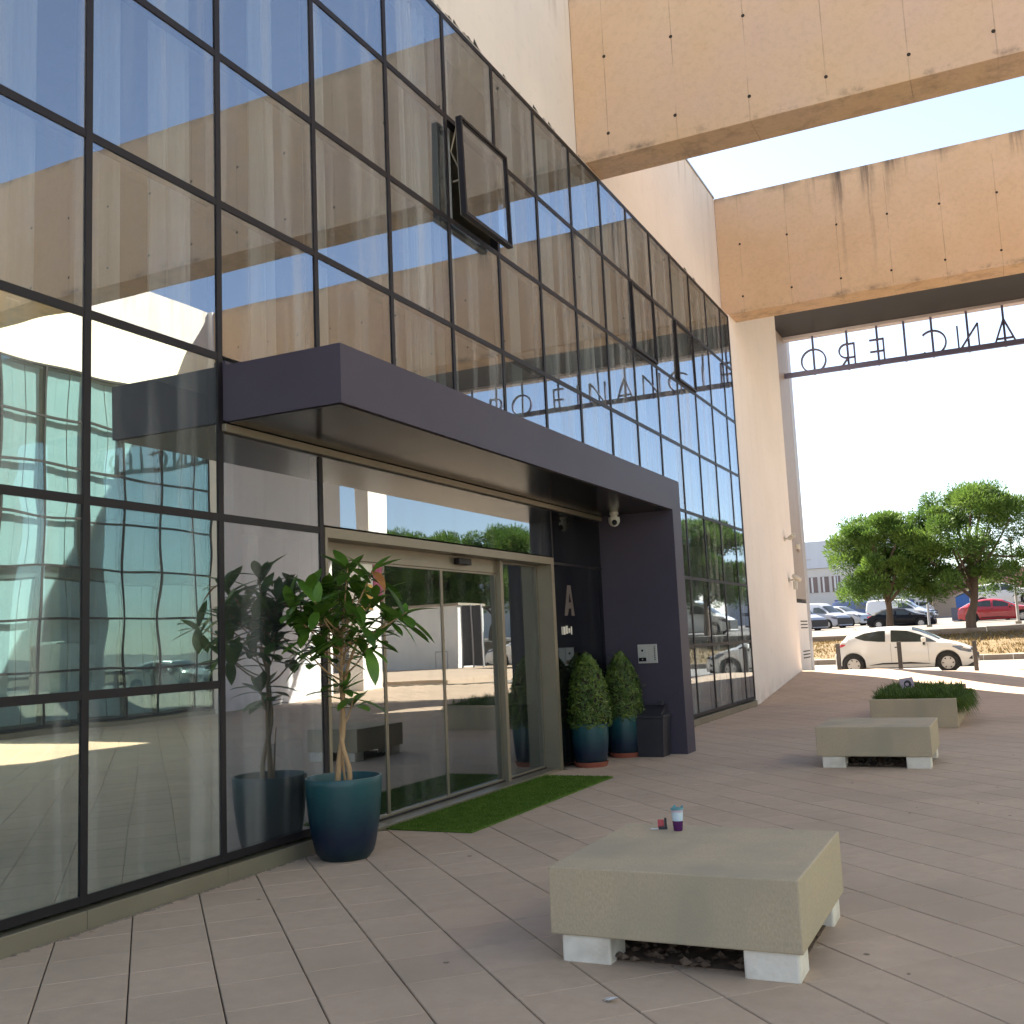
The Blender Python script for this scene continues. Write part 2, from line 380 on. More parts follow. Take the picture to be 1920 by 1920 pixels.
M['blue_bin'] = mat("blue_steel", (0.03, 0.10, 0.30), 0.5, (0.035, 0.115, 0.33), 1)
M['navy'] = mat("navy_print", (0.05, 0.07, 0.22), 0.6, (0.06, 0.085, 0.25), 1)
M['pink_print'] = mat("pale_pink_print", (0.52, 0.42, 0.50), 0.6, (0.46, 0.37, 0.46), 2)
M['red_print'] = mat("red_print", (0.40, 0.12, 0.15), 0.6, (0.35, 0.10, 0.14), 2)
M['brick_red'] = mat("red_wall", (0.36, 0.19, 0.18), 0.9, (0.33, 0.17, 0.16), 1)
M['tan_wall'] = mat("tan_wall", (0.46, 0.36, 0.28), 0.9, (0.43, 0.33, 0.26), 0.6)
M['steel_dark'] = mat("transporter_steel", (0.07, 0.08, 0.12), 0.6, (0.09, 0.10, 0.14), 3)
M['white_sheet'] = mat("white_panel", (0.66, 0.66, 0.64), 0.6, (0.62, 0.62, 0.60), 0.8)
M['poster'] = mat("poster_paper", (0.66, 0.62, 0.55), 0.6, (0.62, 0.57, 0.48), 10)
M['orange'] = mat("orange_print", (0.60, 0.33, 0.06), 0.6, (0.64, 0.38, 0.09), 10)
M['pink'] = mat("crimson_print", (0.40, 0.08, 0.16), 0.6, (0.34, 0.07, 0.14), 10)
M['letter_beige'] = mat("vinyl_letter", (0.085, 0.065, 0.058), 0.5, (0.10, 0.078, 0.07), 6)
M['cup_purple'] = mat("purple_cup", (0.075, 0.012, 0.085), 0.25, (0.09, 0.016, 0.10), 8)
M['cup_clear'] = mat("pale_cup_print", (0.40, 0.56, 0.66), 0.25, (0.68, 0.72, 0.74), 22)
M['cup_teal'] = mat("teal_foil", (0.10, 0.26, 0.27), 0.3, (0.14, 0.32, 0.33), 20)
M['red_pack'] = mat("red_packet", (0.46, 0.03, 0.035), 0.4, (0.40, 0.028, 0.03), 10)
M['paper'] = mat("white_paper", (0.72, 0.70, 0.68), 0.7, (0.64, 0.62, 0.60), 30)
M['mould'] = mat("black_mould", (0.03, 0.028, 0.02), 0.95, (0.06, 0.055, 0.035), 30)
M['crumb'] = mat('ground_dirt', (0.17, 0.13, 0.098), 0.95, (0.26, 0.20, 0.15), 9)
M['hole'] = mat("tie_hole_dark", (0.03, 0.022, 0.016), 0.95, (0.045, 0.033, 0.024), 20)

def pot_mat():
    """teal glaze, deepest blue below the middle, a little paler at the foot, lighter above"""
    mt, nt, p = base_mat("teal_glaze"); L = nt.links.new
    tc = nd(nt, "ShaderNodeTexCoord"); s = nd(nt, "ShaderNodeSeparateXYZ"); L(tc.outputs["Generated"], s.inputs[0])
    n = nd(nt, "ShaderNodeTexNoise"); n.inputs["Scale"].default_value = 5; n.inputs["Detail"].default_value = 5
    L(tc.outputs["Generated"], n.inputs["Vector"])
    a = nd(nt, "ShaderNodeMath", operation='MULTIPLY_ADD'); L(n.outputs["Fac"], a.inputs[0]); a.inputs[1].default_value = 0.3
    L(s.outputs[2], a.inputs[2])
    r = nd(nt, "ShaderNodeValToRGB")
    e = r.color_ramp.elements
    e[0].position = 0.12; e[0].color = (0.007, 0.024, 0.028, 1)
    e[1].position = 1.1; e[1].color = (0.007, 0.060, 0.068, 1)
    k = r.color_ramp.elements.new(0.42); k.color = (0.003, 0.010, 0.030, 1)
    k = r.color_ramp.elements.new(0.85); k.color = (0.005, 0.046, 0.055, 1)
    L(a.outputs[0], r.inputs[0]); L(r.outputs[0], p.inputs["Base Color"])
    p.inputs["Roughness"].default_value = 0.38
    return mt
M['pot'] = pot_mat()

# ---------------------------------------------------------------- helpers
class MB:
    def __init__(s): s.v = []; s.f = []; s.mi = []; s.k = 0
    def add(s, vs, fs):
        o = len(s.v); s.v += [tuple(p) for p in vs]; s.f += [tuple(i+o for i in q) for q in fs]; s.mi += [s.k]*len(fs)
        return s
    def box(s, x0, x1, y0, y1, z0, z1, c=0.0):
        x0, x1 = min(x0, x1), max(x0, x1); y0, y1 = min(y0, y1), max(y0, y1); z0, z1 = min(z0, z1), max(z0, z1)
        if not c:
            return s.add([(x0,y0,z0),(x1,y0,z0),(x1,y1,z0),(x0,y1,z0),(x0,y0,z1),(x1,y0,z1),(x1,y1,z1),(x0,y1,z1)],
                  [(0,3,2,1),(4,5,6,7),(0,1,5,4),(1,2,6,5),(2,3,7,6),(3,0,4,7)])
        bm = bmesh.new(); bmesh.ops.create_cube(bm, size=1)
        for v in bm.verts:
            v.co = Vector((x0 if v.co.x < 0 else x1, y0 if v.co.y < 0 else y1, z0 if v.co.z < 0 else z1))
        bmesh.ops.bevel(bm, geom=bm.edges[:], offset=c, segments=2, affect='EDGES', profile=0.5)
        bm.verts.index_update()
        s.add([tuple(v.co) for v in bm.verts], [tuple(v.index for v in f.verts) for f in bm.faces]); bm.free()
        return s
    def lathe(s, prof, n=24, c=(0,0,0), axis='z', cap0=True, cap1=True):
        vs = []
        for (r, z) in prof:
            for i in range(n):
                a = 2*math.pi*i/n; p = (r*math.cos(a), r*math.sin(a), z)
                if axis == 'y': p = (p[0], p[2], p[1])
                if axis == 'x': p = (p[2], p[0], p[1])
                vs.append((p[0]+c[0], p[1]+c[1], p[2]+c[2]))
        fs = []
        for j in range(len(prof)-1):
            for i in range(n):
                a, b = j*n+i, j*n+(i+1) % n
                fs.append((a, b, b+n, a+n))
        if cap0: fs.append(tuple(range(n-1, -1, -1)))
        if cap1: fs.append(tuple(range((len(prof)-1)*n, len(prof)*n)))
        return s.add(vs, fs)
    def tube(s, pts, rs, n=8, caps=True):
        pts = [Vector(p) for p in pts]
        if not isinstance(rs, (list, tuple)): rs = [rs]*len(pts)
        vs = []; fs = []
        u = None
        for i, p in enumerate(pts):
            d = (pts[min(i+1, len(pts)-1)] - pts[max(i-1, 0)]).normalized()
            if u is None:
                u = d.orthogonal().normalized()
            else:
                u = (u - d*u.dot(d)).normalized()
            w = d.cross(u)
            for k in range(n):
                a = 2*math.pi*k/n
                vs.append(p + (u*math.cos(a) + w*math.sin(a))*rs[i])
        for i in range(len(pts)-1):
            for k in range(n):
                a, b = i*n+k, i*n+(k+1) % n
                fs.append((a, b, b+n, a+n))
        if caps:
            fs.append(tuple(range(n-1, -1, -1))); fs.append(tuple(range((len(pts)-1)*n, len(pts)*n)))
        return s.add(vs, fs)
    def prism(s, poly, axis, a, b):
        """extrude 2D polygon along axis: 'x' -> (y,z), 'y' -> (x,z), 'z' -> (x,y)"""
        n = len(poly)
        def P(p, t):
            return {'x': (t, p[0], p[1]), 'y': (p[0], t, p[1]), 'z': (p[0], p[1], t)}[axis]
        vs = [P(p, a) for p in poly] + [P(p, b) for p in poly]
        fs = [tuple(range(n-1, -1, -1)), tuple(range(n, 2*n))] + [(i, (i+1) % n, (i+1) % n+n, i+n) for i in range(n)]
        return s.add(vs, fs)
    def quad(s, a, b, c, d): return s.add([a, b, c, d], [(0, 1, 2, 3)])
    def me(s, name, mats, smooth=False):
        me = bpy.data.meshes.new(name)
        me.from_pydata(s.v, [], s.f)
        if not isinstance(mats, (list, tuple)): mats = [mats]
        for x in mats: me.materials.append(x)
        if len(mats) > 1: me.polygons.foreach_set("material_index", s.mi)
        if smooth:
            me.polygons.foreach_set("use_smooth", [True]*len(me.polygons))
        me.update()
        bm = bmesh.new(); bm.from_mesh(me); bmesh.ops.recalc_face_normals(bm, faces=bm.faces[:]); bm.to_mesh(me); bm.free()
        if smooth:
            try: me.set_sharp_from_angle(angle=R(38))
            except Exception: pass
        return me
    def build(s, name, mats, parent=None, smooth=False, loc=None, label=None, kind=None):
        o = bpy.data.objects.new(name, s.me(name, mats, smooth)); col.objects.link(o)
        if parent: o.parent = parent
        if loc: o.location = loc
        if label: o["label"] = label
        if kind: o["kind"] = kind
        return o

def tag(o, label, cat, group=None):
    o["label"] = label; o["category"] = cat
    if group: o["group"] = group
    return o
def thing(name, label, cat, loc=(0, 0, 0), rz=0.0, group=None):
    o = bpy.data.objects.new(name, None); col.objects.link(o)
    o.empty_display_size = 0.2
    o.location = loc; o.rotation_euler = (0, 0, rz)
    return tag(o, label, cat, group)
def inst(name, me, parent, loc=(0, 0, 0), rot=None, scale=None):
    o = bpy.data.objects.new(name, me); col.objects.link(o)
    o.parent = parent; o.location = loc
    if rot: o.rotation_euler = rot
    if scale: o.scale = scale
    return o
def kids(o): return [c for c in bpy.data.objects if c.parent == o]
KIDS = {}
def copy_tree(o, label, loc, rz=None, group=None, scale=None):
    def cp(x, par):
        c = x.copy(); col.objects.link(c); c.parent = par
        for ch in KIDS[x.name] if x.name in KIDS else KIDS.setdefault(x.name, kids(x)): cp(ch, c)
        return c
    r = cp(o, None); r["label"] = label
    if group: r["group"] = group
    r.location = loc
    if rz is not None: r.rotation_euler = (0, 0, rz)
    if scale: r.scale = scale
    return r
def structure(name, mb, mats, smooth=False):
    o = mb.build(name, mats, smooth=smooth); o["kind"] = "structure"; return o
def lerp(a, b, t): return a+(b-a)*t
def clamp(t, a=0.0, b=1.0): return max(a, min(b, t))
def pw(pts, x):
    if x <= pts[0][0]: return pts[0][1]
    for (a, ya), (b, yb) in zip(pts, pts[1:]):
        if x <= b: return lerp(ya, yb, (x-a)/(b-a))
    return pts[-1][1]

# ---------------------------------------------------------------- terrain
D = 14.9                      # courtyard width
ROW, Z0, MY, MW = 1.2, 0.168, 4.597, 1.2199
YEND = 22.46
def H(x, y):
    """plaza height: flat courtyard, a ramp that climbs towards the gate (higher on the office side)"""
    h28 = pw([(2.2, 0.50), (3.8, 0.35), (5.2, 0.15), (7.5, 0.08)], x)
    h32 = pw([(2.2, 0.24), (5.2, 0.22), (7.5, 0.20)], x)
    if y < 22.7: return 0.0
    if y < 28:
        t = (y-22.7)/5.3
        return h28*(t if t > 0.12 else t*t/0.12*0.5+t*0.5)
    return lerp(h28, h32, clamp((y-28)/4.0))

def sheet(xs, ys, fz):
    mb = MB(); nx = len(xs)
    vs = [(x, y, fz(x, y)) for y in ys for x in xs]
    fs = [(j*nx+i, j*nx+i+1, (j+1)*nx+i+1, (j+1)*nx+i) for j in range(len(ys)-1) for i in range(nx-1)]
    return mb.add(vs, fs)
def rng(a, b, n): return [a+(b-a)*i/n for i in range(n+1)]

structure("ground", sheet([-1500, -200, 0, 60, 200, 1500], [-1500, -100, 0, 25, 31.95], lambda x, y: -0.06), M['ground'])
rear = sheet(rng(-40, 60, 20), rng(-70, -4.02, 16), lambda x, y: -0.012)
structure("rear_bounce_paving", rear, M['bounce_paving'])  # unseen paving added behind the camera to bounce sunlight onto the beams
ZR = 0.10
structure("road", sheet(rng(-60, 100, 16), rng(32.1, 42.5, 4), lambda x, y: ZR+0.006*max(0, y-36)), M['asphalt'])
def up(x, y):     # upper lot
    return pw([(52.4, 1.14), (60, 1.30), (76, 1.46), (110, 2.2), (300, 3.2), (1500, 6)], y) + 0.02*clamp(x+3.5, -30, 30)*clamp((110-y)/57)
structure("parking_lot", sheet([-600, -150, -60] + rng(-30, 60, 18) + [150, 600], [52.38, 56, 60, 68, 76, 92, 110, 200, 300, 1500], up), M['lot'])
verge = sheet(rng(-40, 12.4, 110), rng(42.7, 52.1, 14), lambda x, y: pw([(42.7, 0.34), (48, 0.72), (52.1, 0.92)], y) + 0.02*clamp(x+3.5, -30, 30)*clamp((y-43)/9) + 0.05*math.sin(x*1.7+y)*math.sin(y*1.9-x*0.6))
structure("dry_verge", verge, M['earth'], True)

# paving
TP = 0.4112
S0 = 4.40/math.sqrt(2)
T0 = -0.57
plaza = MB().box(-0.6, D+0.6, -4.0, 31.9, -0.058, -0.014)
plaza = MB()
xs, ys = rng(-0.6, D+0.6, 32), rng(-4.0, 31.9, 80)
plaza = sheet(xs, ys, lambda x, y: H(x, y)-0.014)
plaza_o = structure("plaza_paving", plaza, M['grout'])
def tile_geo(ws, wt, h=0.03, b=0.004):
    mb = MB(); a, c = ws/2, wt/2
    vs = [(-a, -c, -h), (a, -c, -h), (a, c, -h), (-a, c, -h), (-a, -c, -b), (a, -c, -b), (a, c, -b), (-a, c, -b),
          (-a+b, -c+b, 0), (a-b, -c+b, 0), (a-b, c-b, 0), (-a+b, c-b, 0)]
    fs = [(8, 9, 10, 11)]
    for i in range(4):
        j = (i+1) % 4
        fs += [(4+i, 4+j, 8+j, 8+i), (i, j, 4+j, 4+i)]
    return mb.add(vs, fs)
SJ, TJ = 0.0068, 0.0026
tile_me = tile_geo(TP-SJ, TP-TJ).me("tile", M['tile'])
tiles = []
q2 = math.sqrt(0.5)
benches_fp = [(2.95, 4.1, 4.95, 6.05), (3.0, 4.15, 12.4, 13.55)]
for i in range(-20, 90):
    for j in range(-70, 40):
        s = S0 + (i+0.5)*TP; t = T0 + (j+0.5)*TP
        x, y = (s+t)*q2, (s-t)*q2
        if -0.12 < x < D+0.3 and -3.6 < y < 31.75:
            tiles.append((x, y))
def in_frame(x, y):
    d = Vector((x, y, H(x, y)))-CAM
    z = d.dot(fw)
    return z > 0.5 and abs(d.dot(rx)/z) < 0.53 and abs(d.dot(ux)/z) < 0.53
vis = sorted([t for t in tiles if in_frame(*t) and t[1] < 22], key=lambda p: (p[0]-CAM.x)**2+p[1]**2)[:296]
near = set(vis)
far = MB()
tv, tf = tile_geo(TP-SJ, TP-TJ).v, tile_geo(TP-SJ, TP-TJ).f
for (x, y) in tiles:
    dz = rnd.uniform(-0.0009, 0.0006); tx, ty = rnd.uniform(-.0012, .0012), rnd.uniform(-.0012, .0012)
    if (x, y) in near:
        inst("tile", tile_me, plaza_o, (x, y, dz), (tx, ty, R(45)))
    else:
        vv = []
        for (a, b, c) in tv:
            X = x + a*q2 - b*q2; Y = y + a*q2 + b*q2
            vv.append((X, Y, H(X, Y)+c+dz))
        far.add(vv, tf)
far.build("joined_tiles", M['tile_far'], plaza_o, kind="stuff")
# plaza edge and street kerbs
kb = MB()
x = -40.0
while x < 60:
    kb.box(x, x+0.995, 31.92, 32.08, -0.1, 0.225, 0.012); x += 1.0
structure("pavement_kerb", kb, M['kerb'])
kb = MB(); x = -40.0
while x < 70:
    kb.box(x, x+0.99, 42.5, 42.68, 0.0, 0.335, 0.015); x += 1.0
structure("road_kerb", kb, M['kerb_dark'])
lw = MB()
for i in range(-20, 36):
    x0 = i*2.0; z = 1.13+0.02*(x0+4.5)
    lw.box(x0, x0+1.99, 52.1, 52.34, 0.3, z-0.075)
    lw.box(x0-0.002, x0+1.985, 52.05, 52.42, z-0.072, z+0.035)
tag(structure("low_wall", lw, M['kerb_dark']), "long low concrete wall between the dry verge and the parking lot", "wall")
bpy.data.objects["low_wall"]["kind"] = "thing"

fc = MB()
for i in range(13):
    for j in range(11):
        fc.box(12.6+i*2.0, 14.585+i*2.0, 32.2+j*1.9, 34.085+j*1.9, -0.05, 0.352, 0.006)
structure("forecourt", fc, M['tile_far'])

# dry grass on the verge
gb = MB()
for k in range(9000):
    x = rnd.uniform(-9, 12.3); y = rnd.uniform(43, 52)
    z = pw([(42.7, 0.34), (48, 0.72), (52.1, 0.92)], y) + 0.02*clamp(x+3.5, -30, 30)*clamp((y-43)/9)
    a = rnd.uniform(0, 6.28); l = rnd.uniform(0.05, 0.16); w = 0.03
    dx, dy = math.cos(a), math.sin(a)
    gb.add([(x-dy*w, y+dx*w, z-0.03), (x+dy*w, y-dx*w, z-0.03), (x+dx*l*0.8, y+dy*l*0.8, z+l)], [(0, 1, 2)])
o = gb.build("dry_grass", M['straw'], kind="stuff"); tag(o, "straw coloured dry grass on the verge across the road", "grass")

# ---------------------------------------------------------------- office building with the curtain wall
K0, K1 = -4, 14
def ym(k): return MY + MW*k
bld = thing("office_building", "office building whose dark framed mirror glass front fills the left side", "building")
def pane_mesh(w, h, matl, t=0.012, name="pane"):
    return MB().box(-t/2, t/2, -w/2, w/2, -h/2, h/2).me(name, matl)
def pane(parent, x, y0, y1, z0, z1, matl, cache={}, name="pane"):
    w, h = y1-y0, z1-z0
    key = (round(w, 3), round(h, 3), matl.name, name)
    if key not in cache: cache[key] = pane_mesh(w, h, matl, name=name)
    return inst(name, cache[key], parent, (x, (y0+y1)/2, (z0+z1)/2))
ZT = Z0 + 7*ROW            # 8.568 top of glass
MH = 0.027                 # mullion half width
def mullion(parent, X, sgn, y, z0, z1, name="mullion"):
    mb = MB()
    mb.box(X-sgn*0.10, X-sgn*0.004, y-MH*0.75, y+MH*0.75, z0, z1)
    mb.box(X-sgn*0.004, X+sgn*0.004, y-MH, y+MH, z0, z1)
    return mb.build(name, M['frame'], parent)
def transom(parent, X, sgn, y0, y1, z, name="transom", hh=0.028):
    mb = MB()
    mb.box(X-sgn*0.095, X-sgn*0.006, y0, y1, z-hh*0.75, z+hh*0.75)
    mb.box(X-sgn*0.006, X+sgn*0.002, y0, y1, z-hh, z+hh)
    return mb.build(name, M['frame'], parent)
GX = -0.013
ys_m = [ym(k) for k in range(K0, K1+1)] + [YEND-0.03]
Y_CAN0, Y_LEG0, Y_LEG1 = 5.822, 13.58, 13.96
for y in ys_m:
    if y in (ym(1),): mullion(bld, 0, 1, y, Z0-0.03, ZT)
    elif y == ym(2):
        mullion(bld, 0, 1, y, 3.74, ZT); mullion(bld, 0, 1, y, Z0-0.03, 3.19)
    elif Y_CAN0 < y < Y_LEG1: mullion(bld, 0, 1, y, 3.74, ZT)
    else: mullion(bld, 0, 1, y, Z0-0.03, ZT)
YA = ym(K0)
segs_low = [(YA, Y_CAN0-0.03), (Y_LEG1, YEND)]
for r in range(0, 8):
    z = Z0+ROW*r
    if r == 7: transom(bld, 0, 1, YA, YEND, z+0.01)
    elif r >= 4: transom(bld, 0, 1, YA, YEND, z)
    else:
        for a, b in segs_low: transom(bld, 0, 1, a, b, z)
transom(bld, 0, 1, ym(1), ym(2), Z0); transom(bld, 0, 1, ym(1), ym(2), Z0+2*ROW)
OPEN = {(4, 5): 'parallel', (9, 5): 'tilt', (11, 5): 'tilt'}
yl = [ym(k) for k in range(K0, K1+1)] + [YEND]
for a, k in enumerate(range(K0, K1+1)):
    y0, y1 = yl[a]+0.02, yl[a+1]-0.02
    for r in range(7):
        z0, z1 = Z0+ROW*r+0.018, Z0+ROW*(r+1)-0.018
        if r < 3 and Y_CAN0-0.1 < yl[a] < Y_LEG1: continue
        if (k, r) in OPEN: continue
        ml = M['glass_low'] if r < 3 and k < 3 else M['glass']
        yy0 = max(y0, Y_LEG1+0.01) if r < 3 and yl[a] < Y_LEG1 < yl[a+1] else y0
        pane(bld, GX, yy0, y1, z0, z1, ml)
# sliver between the portal leg and the next mullion
for r in range(3):
    pane(bld, GX, Y_LEG1+0.012, ym(8)-0.02, Z0+ROW*r+0.018, Z0+ROW*(r+1)-0.018, M['glass'])
# bay beside the door: tall pane and the pane above
pane(bld, GX, ym(1)+0.02, ym(2)-0.02, Z0+0.018, Z0+2*ROW-0.018, M['glass'])
pane(bld, GX, ym(1)+0.02, ym(2)-0.02, Z0+2*ROW+0.018, 3.20, M['glass'])
# fanlight above the doors, dark panels beside them
YJ = 11.86
pane(bld, GX, ym(2)+0.03, YJ-0.02, Z0+2*ROW+0.05, 3.20, M['glass_door'], name="fanlight")
pane(bld, GX, YJ+0.03, Y_LEG0-0.01, Z0+2*ROW-0.02, 3.20, M['dark_glass'], name="dark_panel")
pane(bld, GX, YJ+0.03, Y_LEG0-0.01, 0.05, Z0+2*ROW-0.05, M['dark_glass'], name="dark_panel")
MB().box(-0.10, 0.006, YJ-0.018, YJ+0.018, Z0+2*ROW, 3.19).build("mullion", M['frame'], bld)
MB().box(-0.10, 0.004, YJ+0.02, Y_LEG0-0.004, Z0+2*ROW-0.05, Z0+2*ROW-0.02).build("transom", M['frame'], bld)
MB().box(-0.16, -0.06, YJ+0.03, Y_LEG0-0.01, 0.02, 3.2).build("dark_backing", M['sign_beam'], bld)

# opened windows
def sash(parent, y0, y1, z0, z1, kind):
    fw_ = 0.055
    h, w = z1-z0, y1-y0
    def ring(mb, x0, x1, f):
        mb.box(x0, x1, 0, w, 0, f); mb.box(x0, x1, 0, w, h-f, h)
        mb.box(x0, x1, 0, f, f, h-f); mb.box(x0, x1, w-f, w, f, h-f)
    fr = MB(); ring(fr, -0.055, -0.004, fw_)
    fr.box(-0.004, 0.012, 0, w, 0, 0.03); fr.box(-0.004, 0.012, 0, w, h-0.03, h)
    fr.box(-0.004, 0.012, 0, 0.03, 0.03, h-0.03); fr.box(-0.004, 0.012, w-0.03, w, 0.03, h-0.03)
    so = fr.build("window_sash", M['frame'], parent, label="window sash pushed open out of the facade")
    so.location = (0.19, y0, z0) if kind == 'parallel' else (0.02, y0, z0)
    g = inst("pane", pane_mesh(w-0.05, h-0.05, M['glass']), so, (-0.018, w/2, h/2))
    rg = MB(); ring(rg, -0.062, -0.055, 0.03); rg.build("gasket", M['bronze'], so)
    if kind == 'parallel':
        for yy in (0.02, w-0.02):
            MB().tube([(-0.05, yy, h-0.08), (-0.15, yy, h-0.38), (-0.05, yy, h-0.62)], 0.010, 6).build("scissor_arm", M['bronze'], so)
        MB().prism([(-0.07, 0.3), (-0.06, 0.3), (-0.06, 0.40), (-0.03, 0.40), (-0.03, 0.42), (-0.06, 0.42), (-0.06, 0.52), (-0.07, 0.52), (-0.07, 0.42), (-0.14, 0.42), (-0.14, 0.40), (-0.07, 0.40)], 'y', 0.012, 0.026).build("catch", M['bronze'], so)
        so.rotation_euler = (0, R(-1.2), 0)
    else:
        if 1:
            ang = R(-0.6)
            Mx = Matrix.Translation((0.02, y0, z1)) @ Matrix.Rotation(ang, 4, 'Y') @ Matrix.Translation((0, 0, -h))
            so.matrix_local = Mx
    return so
for (k, r), kd in OPEN.items():
    sash(bld, ym(k)+0.03, ym(k+1)-0.03, Z0+ROW*r+0.03, Z0+ROW*(r+1)-0.03, kd)

# plinth strips
a = YA
for b in [ym(-2), ym(0), ym(1)-0.0, 6.98]:
    MB().box(-0.25, 0.035, a+0.002, b-0.002, -0.02, Z0-0.055, 0.004).build("plinth_panel", M['plinth'], bld); a = b
a = Y_LEG1
for b in [ym(11), YEND]:
    MB().box(-0.25, 0.035, a+0.003, b-0.002, -0.02, Z0-0.055, 0.004).build("plinth_panel", M['plinth'], bld); a = b
# door
DX = -0.20
door = MB().box(DX-0.05, 0.012, ym(2)+0.035, YJ, Z0+2*ROW-0.055, Z0+2*ROW+0.03)
door.box(DX-0.04, DX+0.02, ym(2)+0.04, 10.7, Z0+2*ROW-0.20, Z0+2*ROW-0.056)
dfo = door.build("door_frame", M['bronze'], bld, label="bronze coloured door header with recessed track")
jb = MB().box(DX-0.06, 0.012, YJ-0.085, YJ, 0.005, Z0+2*ROW-0.056); jb.build("door_jamb", M['bronze'], dfo)
jb = MB().box(DX-0.06, 0.010, ym(2)+0.034, ym(2)+0.075, 0.005, Z0+2*ROW-0.056); jb.build("door_jamb", M['bronze'], dfo)
MB().box(DX-0.05, DX+0.075, 10.615, 10.685, 0.012, Z0+2*ROW-0.056).build("door_post", M['bronze'], dfo)
MB().box(DX-0.06, -0.005, ym(2)+0.076, YJ-0.086, -0.02, 0.028, 0.004).build("door_sill", M['bronze'], dfo)
MB().box(DX-0.03, DX+0.03, 7.6, YJ-0.09, 0.03, 0.045).build("door_track", M['frame'], dfo)
bays = [(ym(2)+0.08, 8.245), (8.25, 9.355), (9.36, 10.612), (10.69, YJ-0.09)]
for i, (y0, y1) in enumerate(bays):
    zt = Z0+2*ROW-0.205 if i < 3 else Z0+2*ROW-0.06
    dl = MB()
    f = 0.018
    dl.box(DX-0.014, DX+0.014, y0, y0+f, 0.045, zt); dl.box(DX-0.014, DX+0.014, y1-f, y1, 0.045, zt)
    dl.box(DX-0.013, DX+0.013, y0+f, y1-f, zt-f, zt); dl.box(DX-0.013, DX+0.013, y0+f, y1-f, 0.045, 0.045+f)
    lo = dl.build("door_leaf", M['bronze'], bld)
    pane(lo, DX, y0+f, y1-f, 0.045+f, zt-f, M['glass_door'])
MB().box(DX+0.022, DX+0.09, 9.62, 9.90, 2.42, 2.49, 0.006).build("door_sensor", M['frame'], bld)
# posters inside the sidelight
po = MB(); po.box(DX+0.008, DX+0.012, 7.86, 8.07, 1.92, 2.36); po.k = 1; po.box(DX+0.0125, DX+0.014, 7.87, 8.06, 1.93, 2.16)
po.k = 2; po.add([(DX+0.0135, 7.94, 2.20), (DX+0.0135, 7.99, 2.18), (DX+0.0135, 8.0, 2.26), (DX+0.0135, 7.95, 2.28)], [(0, 1, 2, 3)])
po.build("poster", [M['poster'], M['orange'], M['sign_beam']], bld, label="white and orange notice on the door glass")
MB().box(DX+0.008, DX+0.012, 8.085, 8.235, 2.0, 2.36).build("poster", M['pink'], bld, label="crimson notice on the door glass")
# vinyl letter and stickers on the dark panel
lt = MB()
def bar2(mb, y0, z0, y1, z1, w, x=GX+0.0095):
    d = Vector((0, y1-y0, z1-z0)).normalized(); n = Vector((0, -d.z, d.y))*w/2
    mb.add([(x, y0-n.y, z0-n.z), (x, y1-n.y, z1-n.z), (x, y1+n.y, z1+n.z), (x, y0+n.y, z0+n.z)], [(0, 1, 2, 3)])
lt.prism([(12.17, 1.88), (12.27, 1.88), (12.32, 1.97), (12.395, 1.97), (12.40, 1.88), (12.50, 1.88), (12.41, 2.27), (12.30, 2.27)], 'x', GX+0.007, GX+0.010)
lt.build("vinyl_letter", M['letter_beige'], bld, label="faded beige letter A on the dark glass panel")
tr_ = MB().prism([(12.325, 2.05), (12.395, 2.05), (12.36, 2.17)], 'x', GX+0.0105, GX+0.0115); tr_.build("letter_counter", M['dark_glass'], bld)
st = MB()
for (y0, y1, z0, z1) in [(12.05, 12.075, 1.64, 1.74), (12.10, 12.17, 1.64, 1.74), (12.185, 12.25, 1.65, 1.75), (12.27, 12.33, 1.66, 1.72), (12.35, 12.39, 1.64, 1.74)]:
    st.box(GX+0.007, GX+0.009, y0, y1, z0, z1)
st.build("sticker", M['poster'], bld, label="row of small worn stickers on the dark glass panel")

# entrance portal
CZ0, CZ1, CX = 3.275, 3.70, 1.072
cn = MB()
cn.prism([(Y_CAN0, CZ0), (Y_CAN0, CZ1), (Y_LEG1, CZ1), (Y_LEG1, 0.0), (Y_LEG0, 0.0), (Y_LEG0, CZ0)], 'x', 0.045, CX)
can = cn.build("entrance_canopy", M['canopy'], bld, label="anthracite canopy over the door running down into a portal leg")
MB().box(-0.10, 0.044, Y_LEG0+0.006, Y_LEG1-0.006, 0.0, 3.27).build("leg_return", M['canopy'], can)
MB().box(0.02, 0.045, Y_CAN0+0.002, Y_LEG1-0.002, 3.285, 3.735).build("canopy_flashing", M['canopy'], can)
a = Y_CAN0+0.02
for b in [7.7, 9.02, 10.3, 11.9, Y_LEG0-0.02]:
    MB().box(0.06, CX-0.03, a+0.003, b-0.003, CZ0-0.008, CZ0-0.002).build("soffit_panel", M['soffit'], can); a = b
MB().box(0.005, 0.044, Y_CAN0+0.003, Y_LEG0-0.004, 3.205, 3.262, 0.004).build("canopy_trim", M['bronze'], bld)

